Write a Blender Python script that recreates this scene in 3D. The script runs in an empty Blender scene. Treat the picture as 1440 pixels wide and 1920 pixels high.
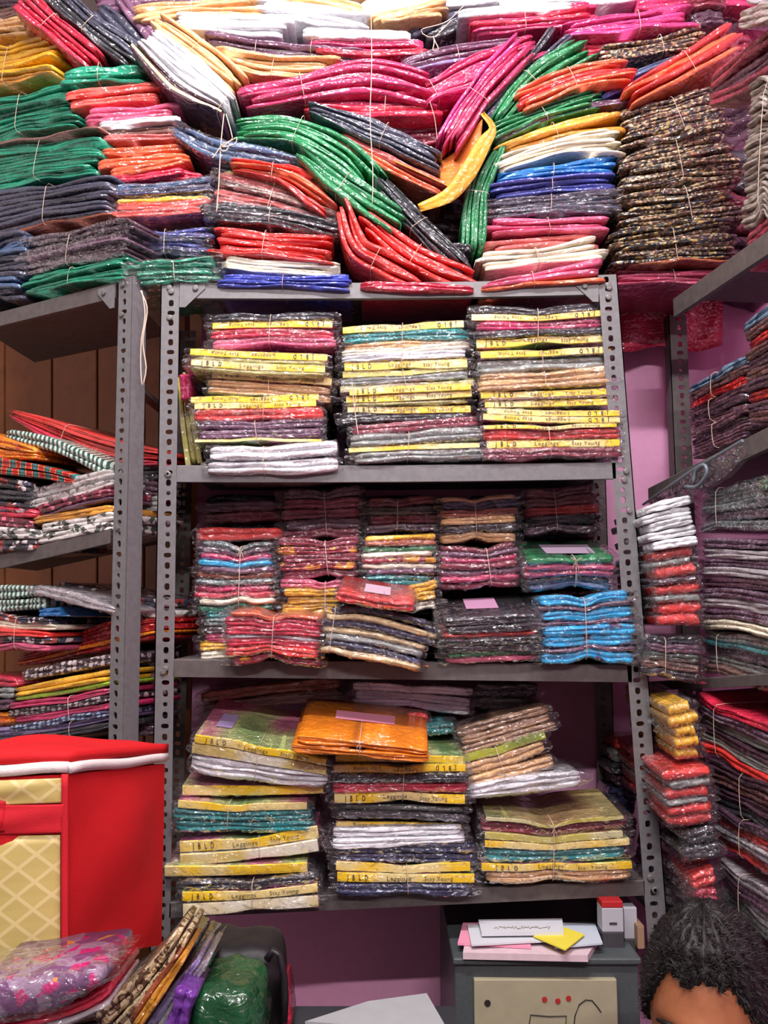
import bpy, bmesh, math, random
import numpy as np
from mathutils import Vector, Matrix

# ------------------------------------------------------------------ camera, light, exposure
SC = bpy.context.scene
COL = SC.collection
EYE = 1.20
F = 1600.0
PITCH = math.atan(190 / F)
cam_d = bpy.data.cameras.new('camera')
cam_d.sensor_fit = 'VERTICAL'; cam_d.sensor_height = 36; cam_d.lens = 36 * F / 1920
cam_d.clip_start = 0.05
cam = bpy.data.objects.new('camera', cam_d); COL.objects.link(cam)
cam.location = (0, 0, EYE); cam.rotation_euler = (math.pi / 2 + PITCH, 0, 0)
SC.camera = cam
SC.view_settings.view_transform = 'Standard'; SC.view_settings.look = 'None'
SC.view_settings.gamma = 1; SC.view_settings.use_curve_mapping = False
SC.view_settings.exposure = 0.0
SC.cycles.max_bounces = 6; SC.cycles.diffuse_bounces = 3; SC.cycles.glossy_bounces = 3; SC.cycles.transparent_max_bounces = 12
SC.cycles.caustics_reflective = False; SC.cycles.caustics_refractive = False
W = bpy.data.worlds.new('world'); SC.world = W; W.use_nodes = True
W.node_tree.nodes['Background'].inputs[0].default_value = (.75, .8, 1, 1)
W.node_tree.nodes['Background'].inputs[1].default_value = 0.05
CEIL = 3.15

def area(name, loc, size, power, color, aim):
    l = bpy.data.lights.new(name, 'AREA'); l.shape = 'RECTANGLE'
    l.size, l.size_y = size; l.energy = power; l.color = color
    o = bpy.data.objects.new(name, l); COL.objects.link(o); o.location = loc
    o.rotation_euler = (Vector(aim) - Vector(loc)).to_track_quat('-Z', 'Y').to_euler()
    return o
area('tube_lamp_near', (-0.15, 0.55, CEIL - .09), (1.2, .045), 58, (1, .97, .97), (-.1, 1.9, 1.6))
area('tube_lamp_far', (0.25, -1.5, CEIL - .09), (1.2, .045), 72, (1, .96, .94), (0, 1.7, .9))

# ------------------------------------------------------------------ projection helpers
FWD = np.array([0, math.cos(PITCH), math.sin(PITCH)])
UPV = np.array([0, -math.sin(PITCH), math.cos(PITCH)])
RGT = np.array([1.0, 0, 0])
CAM = np.array([0, 0, EYE])

class Plane:
    """a vertical plane on which things stand: point, inward horizontal direction"""
    def __init__(s, p, d):
        s.p = np.array(p, float); d = np.array(d, float); s.d = d / np.linalg.norm(d)
    def shift(s, k): return Plane(s.p + s.d * k, s.d)
def at(x, y, pl):
    r = FWD + RGT * (x - 720) / F + UPV * (960 - y) / F
    t = np.dot(pl.p - CAM, pl.d) / np.dot(r, pl.d)
    return CAM + r * t
def Yp(y): return Plane((0, y, 0), (0, 1, 0))
def mpp(P): return float(np.dot(P - CAM, FWD)) / F          # metres per pixel at a point
_a, _b = at(230, 540, Yp(1.69)), np.array([-.84, 1.87, 0])
_t = np.array([_b[0] - _a[0], _b[1] - _a[1], 0]); _t /= np.linalg.norm(_t)
LEFT = Plane(_a, (_t[1], -_t[0], 0) if -_t[0] > 0 else (-_t[1], _t[0], 0))   # front of the left rack
RIGHT = Plane((.63, 1.6, 0), (1, .10, 0))                    # front of the right rack, facing the aisle
FRONT = Yp(1.69)

# ------------------------------------------------------------------ materials
def lin(c):
    return tuple(((v / 255) / 12.92 if v / 255 <= .04045 else ((v / 255 + .055) / 1.055) ** 2.4) for v in c) + (1,)
class N:
    def __init__(s, name):
        s.m = bpy.data.materials.new(name); s.m.use_nodes = True; s.t = s.m.node_tree
        s.b = s.t.nodes['Principled BSDF']; s.out = s.t.nodes['Material Output']
    def n(s, typ, **kw):
        o = s.t.nodes.new(typ)
        for k, v in kw.items():
            if k.startswith('i_'): o.inputs[k[2:].replace('_', ' ')].default_value = v
            else: setattr(o, k, v)
        return o
    def l(s, a, b): s.t.links.new(a, b)
    def coords(s, scale):
        tc = s.n('ShaderNodeTexCoord'); oi = s.n('ShaderNodeObjectInfo')
        mu = s.n('ShaderNodeMath', operation='MULTIPLY'); mu.inputs[1].default_value = 37.0; s.l(oi.outputs['Random'], mu.inputs[0])
        ad = s.n('ShaderNodeVectorMath', operation='ADD'); s.l(tc.outputs['Object'], ad.inputs[0]); s.l(mu.outputs[0], ad.inputs[1])
        mp = s.n('ShaderNodeMapping'); mp.inputs['Scale'].default_value = scale; s.l(ad.outputs[0], mp.inputs['Vector'])
        s.rand = oi.outputs['Random']
        return mp.outputs[0]
def plain(name, c, rough=.6, metal=0, spec=.5, bump=0, bscale=200, var=.0):
    k = N(name); k.b.inputs['Base Color'].default_value = lin(c); k.b.inputs['Roughness'].default_value = rough
    k.b.inputs['Metallic'].default_value = metal; k.b.inputs['Specular IOR Level'].default_value = spec
    if bump or var:
        v = k.coords((1, 1, 1)); nz = k.n('ShaderNodeTexNoise', i_Scale=bscale, i_Detail=3.0); k.l(v, nz.inputs['Vector'])
        if bump:
            bp = k.n('ShaderNodeBump', i_Strength=bump, i_Distance=.002); k.l(nz.outputs[0], bp.inputs['Height']); k.l(bp.outputs[0], k.b.inputs['Normal'])
        if var:
            mx = k.n('ShaderNodeMix', data_type='RGBA'); mx.inputs[6].default_value = lin(c)
            mx.inputs[7].default_value = lin([v_ * (1 - var) for v_ in c]); k.l(nz.outputs[0], mx.inputs[0]); k.l(mx.outputs[2], k.b.inputs['Base Color'])
    return k.m
def crinkle(k, strength=.55, facet=.55):
    """wrinkled clear film lying on the cloth: a clear coat with its own creases"""
    v = k.coords((1, 1, 1.5))
    nz = k.n('ShaderNodeTexNoise', i_Scale=42.0, i_Detail=1.5, i_Roughness=.5, i_Distortion=1.2); k.l(v, nz.inputs['Vector'])
    mixv = k.n('ShaderNodeVectorMath', operation='MULTIPLY_ADD'); k.l(nz.outputs[0], mixv.inputs[0]); mixv.inputs[1].default_value = (.04, .04, .04); k.l(v, mixv.inputs[2])
    bp = k.n('ShaderNodeBump', i_Strength=strength, i_Distance=.016); k.l(nz.outputs[0], bp.inputs['Height']); k.noise = nz.outputs[0]
    # flat facets of the creased film, each turned its own way
    mp = k.n('ShaderNodeMapping'); mp.inputs['Scale'].default_value = (.45, 1, 1); k.l(mixv.outputs[0], mp.inputs['Vector'])
    fc = k.n('ShaderNodeTexVoronoi', i_Scale=72.0); k.l(mp.outputs[0], fc.inputs['Vector'])
    of = k.n('ShaderNodeVectorMath', operation='MULTIPLY_ADD'); k.l(fc.outputs['Color'], of.inputs[0]); of.inputs[1].default_value = (facet,) * 3; of.inputs[2].default_value = (-facet / 2,) * 3
    sm = k.n('ShaderNodeVectorMath', operation='ADD'); k.l(bp.outputs[0], sm.inputs[0]); k.l(of.outputs[0], sm.inputs[1])
    nm = k.n('ShaderNodeVectorMath', operation='NORMALIZE'); k.l(sm.outputs[0], nm.inputs[0])
    return nm.outputs[0]
def cloth(name, c, coat=1.0, pattern=None, rough=.6):
    if c: c = [x * .91 + 17 for x in c]  # haze of the film painted into the base colour by mixing in grey
    k = N(name); nb = crinkle(k)
    b = k.b; b.inputs['Roughness'].default_value = rough; b.inputs['Coat Weight'].default_value = coat
    b.inputs['Coat Roughness'].default_value = .11; b.inputs['Coat IOR'].default_value = 1.7; k.l(nb, b.inputs['Coat Normal'])
    b0 = k.n('ShaderNodeBump', i_Strength=.3, i_Distance=.008); k.l(k.noise, b0.inputs['Height']); k.l(b0.outputs[0], b.inputs['Normal'])
    b.inputs['Specular IOR Level'].default_value = .25
    v = k.coords((1, 1, 1))
    if pattern is None:
        nz = k.n('ShaderNodeTexNoise', i_Scale=9.0, i_Detail=3.0); k.l(v, nz.inputs['Vector'])
        rp = k.n('ShaderNodeValToRGB'); k.l(nz.outputs[0], rp.inputs[0]); e = rp.color_ramp.elements
        e[0].position = .3; e[0].color = lin([x * .82 for x in c]); e[1].position = .7; e[1].color = lin([min(255, x * 1.08) for x in c])
        hs = k.n('ShaderNodeHueSaturation'); k.l(rp.outputs[0], hs.inputs['Color'])
        mr = k.n('ShaderNodeMapRange'); k.l(k.rand, mr.inputs[0]); mr.inputs[3].default_value = .86; mr.inputs[4].default_value = 1.12; k.l(mr.outputs[0], hs.inputs['Value'])
        k.l(hs.outputs[0], b.inputs['Base Color'])
    else:
        kind, scale, cols = pattern
        if kind == 'blot':                                   # scattered flowers and leaves
            vo = k.n('ShaderNodeTexVoronoi', i_Scale=scale); k.l(v, vo.inputs['Vector']); src = vo.outputs['Color']
            sp = k.n('ShaderNodeSeparateColor'); k.l(src, sp.inputs[0]); fac = sp.outputs[0]
        elif kind == 'noise':
            vo = k.n('ShaderNodeTexNoise', i_Scale=scale, i_Detail=4.0, i_Distortion=1.5); k.l(v, vo.inputs['Vector']); fac = vo.outputs[0]
        elif kind == 'dots':
            vo = k.n('ShaderNodeTexVoronoi', i_Scale=scale, i_Randomness=.15); k.l(v, vo.inputs['Vector']); fac = vo.outputs['Distance']
        else:                                                # bands
            vo = k.n('ShaderNodeTexWave', i_Scale=scale, i_Distortion=3.0, i_Detail=1.0); k.l(v, vo.inputs['Vector']); fac = vo.outputs[0]
        rp = k.n('ShaderNodeValToRGB'); rp.color_ramp.interpolation = 'CONSTANT'; k.l(fac, rp.inputs[0]); e = rp.color_ramp.elements
        e[0].position = 0; e[0].color = lin(cols[0][1]); e[1].position = cols[1][0]; e[1].color = lin(cols[1][1])
        for p, cc in cols[2:]:
            q = e.new(p); q.color = lin(cc)
        k.l(rp.outputs[0], b.inputs['Base Color'])
    return k.m
P_ = dict  # code: (name, colour, pattern)
PAL = {
 'tg': ('teal green', (0, 132, 98)), 'gr': ('green', (18, 122, 66)), 'sl': ('slate', (56, 58, 78)), 'dm': ('dark aubergine', (66, 38, 54)),
 'pu': ('plum', (96, 56, 84)), 'ru': ('rust', (150, 66, 36)), 'br': ('brown', (122, 82, 72)), 'ye': ('yellow', (240, 176, 24)),
 'or': ('orange red', (226, 92, 50)), 'tn': ('tan', (222, 170, 112)), 'co': ('coral', (236, 84, 74)), 'pk': ('pink', (220, 82, 122)),
 'wh': ('white', (236, 236, 242)), 'rd': ('red', (224, 44, 38)), 'cm': ('crimson', (200, 24, 56)), 'mg': ('magenta', (192, 34, 88)),
 'hp': ('hot pink', (202, 44, 116)), 'nv': ('navy', (34, 40, 78)), 'nb': ('slate blue', (60, 88, 128)), 'rb': ('royal blue', (44, 60, 168)),
 'bl': ('blue', (14, 112, 190)), 'in': ('indigo', (56, 66, 156)), 'cr': ('cream', (240, 230, 204)), 'dk': ('black', (36, 37, 44)),
 'sa': ('salmon', (206, 92, 88)), 'oc': ('ochre', (228, 152, 40)), 'ol': ('olive', (176, 166, 92)), 'te': ('teal', (0, 124, 126)),
 'gy': ('grey', (136, 142, 138)), 'mr': ('maroon', (126, 26, 48)), 'sb': ('sky blue', (24, 162, 214)), 'oo': ('bright orange', (252, 128, 14)),
 'li': ('lime', (150, 196, 40)), 'lv': ('lavender', (130, 112, 160)), 'gl': ('pale grey', (178, 170, 176)), 'gd': ('dark grey green', (70, 78, 72)),
 'bo': ('brown beige', (160, 118, 84)), 'vi': ('violet', (110, 40, 160)), 'cb': ('sand', (224, 194, 138)), 'by': ('beige grey', (138, 128, 118)),
}
PAT = {
 'pr': ('floral print', ('blot', 190, [(0, (44, 40, 42)), (.32, (160, 134, 96)), (.5, (122, 72, 62)), (.64, (92, 84, 72)), (.8, (188, 168, 134)), (.92, (66, 50, 52))])),
 'pb': ('dark floral print', ('blot', 170, [(0, (36, 36, 42)), (.48, (150, 120, 66)), (.72, (48, 46, 48)), (.86, (176, 160, 124)), (.94, (90, 46, 40))])),
 'ch': ('green chevron print', ('wave', 26, [(0, (38, 84, 74)), (.5, (196, 206, 196))])),
 'wl': ('white leaf print', ('blot', 85, [(0, (214, 208, 204)), (.55, (96, 92, 92)), (.68, (226, 220, 214)), (.86, (70, 84, 72))])),
 'wd': ('black and white print', ('blot', 80, [(0, (40, 38, 44)), (.5, (214, 200, 200)), (.66, (150, 60, 50)), (.8, (60, 66, 90))])),
 'dt': ('grey dotted print', ('dots', 70, [(0, (190, 176, 176)), (.45, (60, 46, 56))])),
 'db': ('blue dotted print', ('dots', 80, [(0, (150, 176, 204)), (.45, (66, 60, 90))])),
 'rx': ('red paisley print', ('noise', 60, [(0, (150, 16, 26)), (.52, (196, 26, 34)), (.62, (236, 100, 70))])),
 'ox': ('orange print', ('noise', 55, [(0, (238, 140, 20)), (.5, (210, 80, 30)), (.58, (244, 160, 40))])),
 'pc': ('patchwork print', ('wave', 9, [(0, (176, 30, 26)), (.35, (230, 120, 50)), (.6, (40, 50, 70)), (.8, (40, 110, 110))])),
 'mf': ('mauve floral print', ('blot', 90, [(0, (110, 30, 50)), (.5, (206, 110, 130)), (.75, (80, 40, 50))])),
 'mp': ('brown print', ('noise', 120, [(0, (60, 46, 50)), (.48, (130, 80, 70)), (.58, (70, 66, 90))])),
 'pm': ('plum print', ('noise', 120, [(0, (80, 52, 74)), (.48, (140, 96, 100)), (.58, (60, 50, 80))])),
 'gt': ('grey silver print', ('noise', 130, [(0, (70, 88, 88)), (.5, (150, 160, 160)), (.6, (60, 60, 70))])),
 'pv': ('grey plum print', ('noise', 45, [(0, (92, 66, 88)), (.5, (128, 112, 124)), (.58, (80, 44, 62))])),
 'ma': ('maroon and gold print', ('blot', 50, [(0, (140, 20, 44)), (.8, (220, 150, 40))])),
 'bx': ('blue print', ('wave', 40, [(0, (54, 76, 104)), (.5, (110, 140, 164))])),
 'bs': ('blue and plum print', ('blot', 40, [(0, (22, 160, 212)), (.72, (70, 50, 90)), (.86, (22, 150, 205))])),
 'bf': ('beige floral print', ('noise', 50, [(0, (92, 62, 44)), (.46, (206, 188, 150)), (.6, (150, 120, 80))])),
 'fp': ('purple flower print', ('blot', 60, [(0, (112, 70, 112)), (.5, (150, 124, 150)), (.84, (196, 40, 116)), (.96, (220, 150, 70))])),
}
_mats = {}
def M(code):
    if code not in _mats:
        if code in PAL: _mats[code] = cloth('cloth_' + PAL[code][0].replace(' ', '_'), PAL[code][1])
        else: _mats[code] = cloth('cloth_' + PAT[code][0].replace(' ', '_'), None, .8, PAT[code][1])
    return _mats[code]
def cname(code): return (PAL.get(code) or PAT.get(code))[0]

def card_mat(name, a, b, scale):
    k = N(name); v = k.coords((1, 1, 1)); nz = k.n('ShaderNodeTexNoise', i_Scale=scale, i_Detail=1.0); k.l(v, nz.inputs['Vector'])
    rp = k.n('ShaderNodeValToRGB'); k.l(nz.outputs[0], rp.inputs[0]); e = rp.color_ramp.elements
    e[0].position = .46; e[0].color = lin(a); e[1].position = .6; e[1].color = lin(b); k.l(rp.outputs[0], k.b.inputs['Base Color'])
    k.b.inputs['Roughness'].default_value = .4; k.b.inputs['Coat Weight'].default_value = .8; k.b.inputs['Coat Roughness'].default_value = .12
    k.l(crinkle(k, .3), k.b.inputs['Coat Normal'])
    return k.m
CARD = {'yl': card_mat('card_yellow', (250, 204, 0), (238, 216, 140), 9), 'wm': card_mat('card_pale', (236, 230, 206), (214, 190, 110), 8),
        'og': card_mat('card_olive', (196, 184, 84), (206, 198, 150), 7), 'lg': card_mat('card_lime', (170, 176, 40), (120, 136, 50), 9)}
def cover_mat(name, cols, scale=7):
    k = N(name); v = k.coords((1, .4, 1)); nz = k.n('ShaderNodeTexNoise', i_Scale=scale, i_Detail=2.0); k.l(v, nz.inputs['Vector'])
    rp = k.n('ShaderNodeValToRGB'); k.l(nz.outputs[0], rp.inputs[0]); e = rp.color_ramp.elements
    e[0].position = .3; e[0].color = lin(cols[0]); e[1].position = .7; e[1].color = lin(cols[-1])
    for i, c in enumerate(cols[1:-1]):
        q = e.new(.3 + .4 * (i + 1) / (len(cols) - 1)); q.color = lin(c)
    k.l(rp.outputs[0], k.b.inputs['Base Color']); k.b.inputs['Roughness'].default_value = .35
    k.b.inputs['Coat Weight'].default_value = 1; k.b.inputs['Coat Roughness'].default_value = .08; k.l(crinkle(k, .3), k.b.inputs['Coat Normal'])
    return k.m
COVER = {'yl': cover_mat('cover_purple_green', [(150, 30, 110), (214, 120, 150), (190, 200, 130), (70, 130, 70)]),
         'wm': cover_mat('cover_pale', [(190, 180, 150), (220, 210, 190), (120, 140, 150)]),
         'og': cover_mat('cover_olive', [(110, 130, 70), (200, 180, 120), (170, 120, 80)]),
         'lg': cover_mat('cover_lime', [(100, 110, 50), (160, 150, 90)])}
def film_mat():
    k = N('clear_film'); t = k.n('ShaderNodeBsdfTransparent'); t.inputs[0].default_value = (.97, .97, .98, 1)
    g = k.n('ShaderNodeBsdfGlossy'); g.inputs['Roughness'].default_value = .1; g.inputs['Color'].default_value = (1, 1, 1, 1)
    d = k.n('ShaderNodeBsdfDiffuse'); d.inputs[0].default_value = (.7, .7, .74, 1)
    nb = crinkle(k, .8); k.l(nb, g.inputs['Normal'])
    lw = k.n('ShaderNodeLayerWeight', i_Blend=.25); k.l(nb, lw.inputs['Normal'])
    mr = k.n('ShaderNodeMapRange'); k.l(lw.outputs['Fresnel'], mr.inputs[0]); mr.inputs[3].default_value = .02; mr.inputs[4].default_value = .42
    m1 = k.n('ShaderNodeMixShader'); m1.inputs[0].default_value = .015; k.l(t.outputs[0], m1.inputs[1]); k.l(d.outputs[0], m1.inputs[2])
    m2 = k.n('ShaderNodeMixShader'); k.l(mr.outputs[0], m2.inputs[0]); k.l(m1.outputs[0], m2.inputs[1]); k.l(g.outputs[0], m2.inputs[2])
    k.l(m2.outputs[0], k.out.inputs['Surface']); return k.m
FILM = film_mat()
TWINE = plain('twine', (206, 184, 166), .85)
INK = plain('ink_black', (34, 30, 26), .6); INKG = plain('ink_grey', (112, 98, 62), .6)
STEEL = plain('grey_paint', (122, 120, 122), .5, .1, .5, .15, 90, .25)
STEELD = plain('grey_paint_worn', (104, 96, 94), .55, .1, .5, .15, 60, .4)
BOLT = plain('bolt_steel', (112, 108, 106), .5, .3)

# ------------------------------------------------------------------ mesh helpers
def mesh_obj(name, V, Fc, mats, parent=None, base=None, smooth=True, mi=None, uv=None):
    me = bpy.data.meshes.new(name)
    V = np.asarray(V, float)
    if base is not None: V = V - base
    me.from_pydata([tuple(v) for v in V], [], Fc)
    for m in (mats if isinstance(mats, (list, tuple)) else [mats]): me.materials.append(m)
    if smooth: me.polygons.foreach_set('use_smooth', [True] * len(me.polygons))
    if mi is not None: me.polygons.foreach_set('material_index', mi)
    me.update()
    o = bpy.data.objects.new(name, me); COL.objects.link(o)
    if parent is not None: o.parent = parent
    elif base is not None: o.location = base
    return o
def empty(name, loc):
    o = bpy.data.objects.new(name, None); COL.objects.link(o); o.location = loc; o.empty_display_size = .05; return o
def tag(o, label=None, cat=None, group=None, kind=None):
    if label: o['label'] = label
    if cat: o['category'] = cat
    if group: o['group'] = group
    if kind: o['kind'] = kind
    return o
class MB:
    """collects boxes, tubes and prisms into one mesh"""
    def __init__(s): s.v = []; s.f = []
    def add(s, V, Fc):
        k = len(s.v); s.v += [tuple(p) for p in V]; s.f += [tuple(i + k for i in q) for q in Fc]; return s
    def hexa(s, a, b):
        """a: four corners of one face, b: the four opposite ones"""
        return s.add(list(a) + list(b), [(3, 2, 1, 0), (4, 5, 6, 7), (0, 1, 5, 4), (1, 2, 6, 5), (2, 3, 7, 6), (3, 0, 4, 7)])
    def box(s, lo, hi):
        x0, y0, z0 = lo; x1, y1, z1 = hi
        return s.hexa([(x0, y0, z0), (x1, y0, z0), (x1, y0, z1), (x0, y0, z1)], [(x0, y1, z0), (x1, y1, z0), (x1, y1, z1), (x0, y1, z1)])
    def tube(s, pts, r, n=5, closed=False):
        pts = np.asarray(pts, float); k = len(pts); V = []; Fc = []
        for i in range(k):
            a = pts[(i - 1) % k] if closed or i else pts[i]; b = pts[(i + 1) % k] if closed or i < k - 1 else pts[i]
            t = b - a; t = t / (np.linalg.norm(t) + 1e-9)
            u = np.cross(t, (0.31, .2, .93)); u /= np.linalg.norm(u) + 1e-9; w = np.cross(t, u)
            rr = r[i] if hasattr(r, '__len__') else r
            for j in range(n):
                an = 2 * math.pi * j / n; V.append(pts[i] + rr * (math.cos(an) * u + math.sin(an) * w))
        for i in range(k if closed else k - 1):
            for j in range(n):
                q = (i + 1) % k; Fc.append((i * n + j, i * n + (j + 1) % n, q * n + (j + 1) % n, q * n + j))
        if not closed: Fc += [tuple(range(n))[::-1], tuple(range((k - 1) * n, k * n))]
        return s.add(V, Fc)
    def build(s, name, mat, parent=None, base=None, smooth=False):
        return mesh_obj(name, s.v, s.f, mat, parent, base, smooth)
def bevel(o, w=.002, seg=2):
    m = o.modifiers.new('bevel', 'BEVEL'); m.width = w; m.segments = seg; m.limit_method = 'ANGLE'; return o

def spline(pts, n):
    """Catmull-Rom through (x, y, thickness) pixel points, n samples"""
    P = np.asarray(pts, float)
    if len(P) == 2:
        s = np.linspace(0, 1, n)[:, None]; return P[0] * (1 - s) + P[1] * s
    d = np.r_[0, np.cumsum(np.linalg.norm(np.diff(P[:, :2], axis=0), axis=1))]; d /= d[-1]
    E = np.vstack([2 * P[0] - P[1], P, 2 * P[-1] - P[-2]]); out = []
    for s in np.linspace(0, 1, n):
        i = min(max(int(np.searchsorted(d, s, 'right')) - 1, 0), len(P) - 2)
        t = (s - d[i]) / (d[i + 1] - d[i]); a, b, c, e = E[i], E[i + 1], E[i + 2], E[i + 3]
        q = .5 * (2 * b + (c - a) * t + (2 * a - 5 * b + 4 * c - e) * t * t + (3 * b - a - 3 * c + e) * t ** 3)
        q[2] = b[2] * (1 - t) + c[2] * t
        out.append(q)
    return np.array(out)
def wob(rs, s, amp, k=3):
    """smooth random curve along s"""
    r = np.zeros_like(s)
    for i in range(1, k + 1):
        r += rs.uniform(-1, 1) / i * np.sin(math.pi * 2 * i * s * rs.uniform(.6, 1.3) + rs.uniform(0, 6.3))
    return r * amp

# ------------------------------------------------------------------ lettering meshes (shared)
_txt = {}
def text_mesh(s, spacing=1.0):
    if s not in _txt:
        c = bpy.data.curves.new('lettering', 'FONT'); c.body = s; c.size = 1; c.space_character = spacing
        c.align_x = 'CENTER'; c.align_y = 'CENTER'; c.resolution_u = 2; c.offset = .02 if s.startswith('J B') else .006
        o = bpy.data.objects.new('lettering', c); COL.objects.link(o)
        dg = bpy.context.evaluated_depsgraph_get(); me = bpy.data.meshes.new_from_object(o.evaluated_get(dg))
        bpy.data.objects.remove(o); _txt[s] = me
    return _txt[s]
def put_text(s, P, t, n, h, parent, base, mat, spacing=1.0, width=None):
    src = text_mesh(s, spacing); key = (s, mat.name)
    if key not in _txt:
        me = src.copy(); me.materials.clear(); me.materials.append(mat); _txt[key] = me
    o = bpy.data.objects.new('lettering', _txt[key]); COL.objects.link(o); o.parent = parent
    z = np.cross(t, n); xs = h
    if width:
        ext = max(v.co.x for v in src.vertices) - min(v.co.x for v in src.vertices); xs = width / ext
    m = Matrix.Identity(4)
    for i in range(3):
        m[i][0] = t[i] * xs; m[i][1] = n[i] * h; m[i][2] = z[i] * h; m[i][3] = P[i] - base[i]
    o.matrix_local = m
    return o

# ------------------------------------------------------------------ the garment packs
SEED = [7]
PACKN = 26
def frames(pts, pl, n, tilt):
    q = spline(pts, n); C = np.array([at(x, y, pl) for x, y, _ in q])
    half = np.array([q[i, 2] * mpp(C[i]) / 2 for i in range(n)])
    T = np.gradient(C, axis=0); T /= np.linalg.norm(T, axis=1)[:, None]
    D = np.repeat(pl.d[None], n, 0); NN = np.cross(T, D); NN /= np.linalg.norm(NN, axis=1)[:, None]
    c, s = math.cos(math.radians(tilt)), math.sin(math.radians(tilt))
    return C, half, T, NN * c - D * s, D * c + NN * s
def pack_profile(h, dep, lobes):
    if lobes == 0: return [(dep, -1), (.0025, -1), (0, -.86), (0, .86), (.0025, 1), (dep, 1)]
    r = min(.95 * h / lobes, .013); p = [(dep, -1), (r * 1.2, -1)]
    for k in range(lobes):
        c = -1 + (2 * k + 1) / lobes; hf = 1 / lobes
        p += [(.55 * r, c - .86 * hf), (.14 * r, c - .45 * hf), (0, c + .05 * hf), (.18 * r, c + .5 * hf), (.6 * r, c + .88 * hf)]
        if k < lobes - 1: p.append((1.15 * r, c + hf))
    return p + [(r * 1.2, 1), (dep, 1)]
def make_pack(name, fr, lo, hi, dep, lobes, mats, rs, parent, base, x_in=(0, 0)):
    """one folded, wrapped garment: a swept cross-section between two normal offsets along a frame"""
    C, half, T, NN, D = fr; n = len(C); s = np.linspace(0, 1, n)
    L = np.linalg.norm(C[-1] - C[0]); h = float(np.mean(hi - lo)) / 2
    prof = pack_profile(max(h, .001), dep, lobes); m = len(prof)
    edge = np.minimum(s, 1 - s); rnd = np.clip(1 - edge / .07, 0, 1) ** 2
    taper = 1 - (.26 if lobes else .03) * rnd
    V = np.zeros((n, m, 3))
    shift = (x_in[0] * (1 - s) + x_in[1] * s)
    ctr = (lo + hi) / 2; hh = (hi - lo) / 2
    wv = wob(rs, s, .10 if lobes else .03); wu = wob(rs, s, .0022 if lobes else .0006)
    for j, (u, v) in enumerate(prof):
        front = 1 if u < .03 else 0
        ju = (wob(rs, s, .0026, 7) if lobes else 0)
        jv = wob(rs, s, .12, 7) if lobes and abs(v) < .97 else 0
        uu = u + front * (wu + ju + rnd * (.006 if lobes else .001))
        vv = ctr + hh * taper * (v * (1 + wv) + jv)
        V[:, j] = C + T * shift[:, None] + NN * vv[:, None] + D * np.broadcast_to(uu, s.shape)[:, None]
    Fc = []; mi = []
    for i in range(n - 1):
        for j in range(m - 1):
            Fc.append((i * m + j, (i + 1) * m + j, (i + 1) * m + j + 1, i * m + j + 1)); mi.append(1 if lobes == 0 and 1 <= j <= m - 3 and len(mats) > 1 else 0)
        Fc.append((i * m + m - 1, (i + 1) * m + m - 1, (i + 1) * m, i * m)); mi.append(0)
    Fc += [tuple(range(m)), tuple(range((n - 1) * m, n * m))[::-1]]; mi += [0, 0]
    return mesh_obj(name, V.reshape(-1, 3), Fc, mats, parent, base, lobes > 0, mi)
def make_sleeve(fr, lo, hi, dep, rs, parent, base, ext):
    """the clear bag round one pack, its ends flattened beyond the cloth"""
    C, half, T, NN, D = fr; n = len(C)
    Ci = np.vstack([C[0] - T[0] * ext, C[0] - T[0] * ext * .5, C, C[-1] + T[-1] * ext * .5, C[-1] + T[-1] * ext])
    ex = lambda a: np.concatenate([a[:1], a[:1], a, a[-1:], a[-1:]])
    NN, D, lo, hi = ex(NN), ex(D), ex(lo), ex(hi); n += 4
    g = .0012; k = np.ones(n); k[0] = k[-1] = rs.uniform(.25, .6); k[1] = k[-2] = .8
    ctr = (lo + hi) / 2; hh = (hi - lo) / 2 * k + g
    prof = [(dep * .7, 1), (.004, 1.0), (-.002, .72), (-.003, 0), (-.002, -.72), (.004, -1.0), (dep * .7, -1)]; m = len(prof); V = np.zeros((n, m, 3))
    for j, (u, v) in enumerate(prof):
        a = .0010 if 0 < j < m - 1 else 0
        V[:, j] = Ci + NN * (ctr + hh * v + rs.normal(0, a, n))[:, None] + D * (u + rs.normal(0, a, n))[:, None]
    Fc = [(i * m + j, (i + 1) * m + j, (i + 1) * m + j + 1, i * m + j + 1) for i in range(n - 1) for j in range(m - 1)]
    return mesh_obj('plastic_sleeve', V.reshape(-1, 3), Fc, FILM, parent, base, True)

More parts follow.
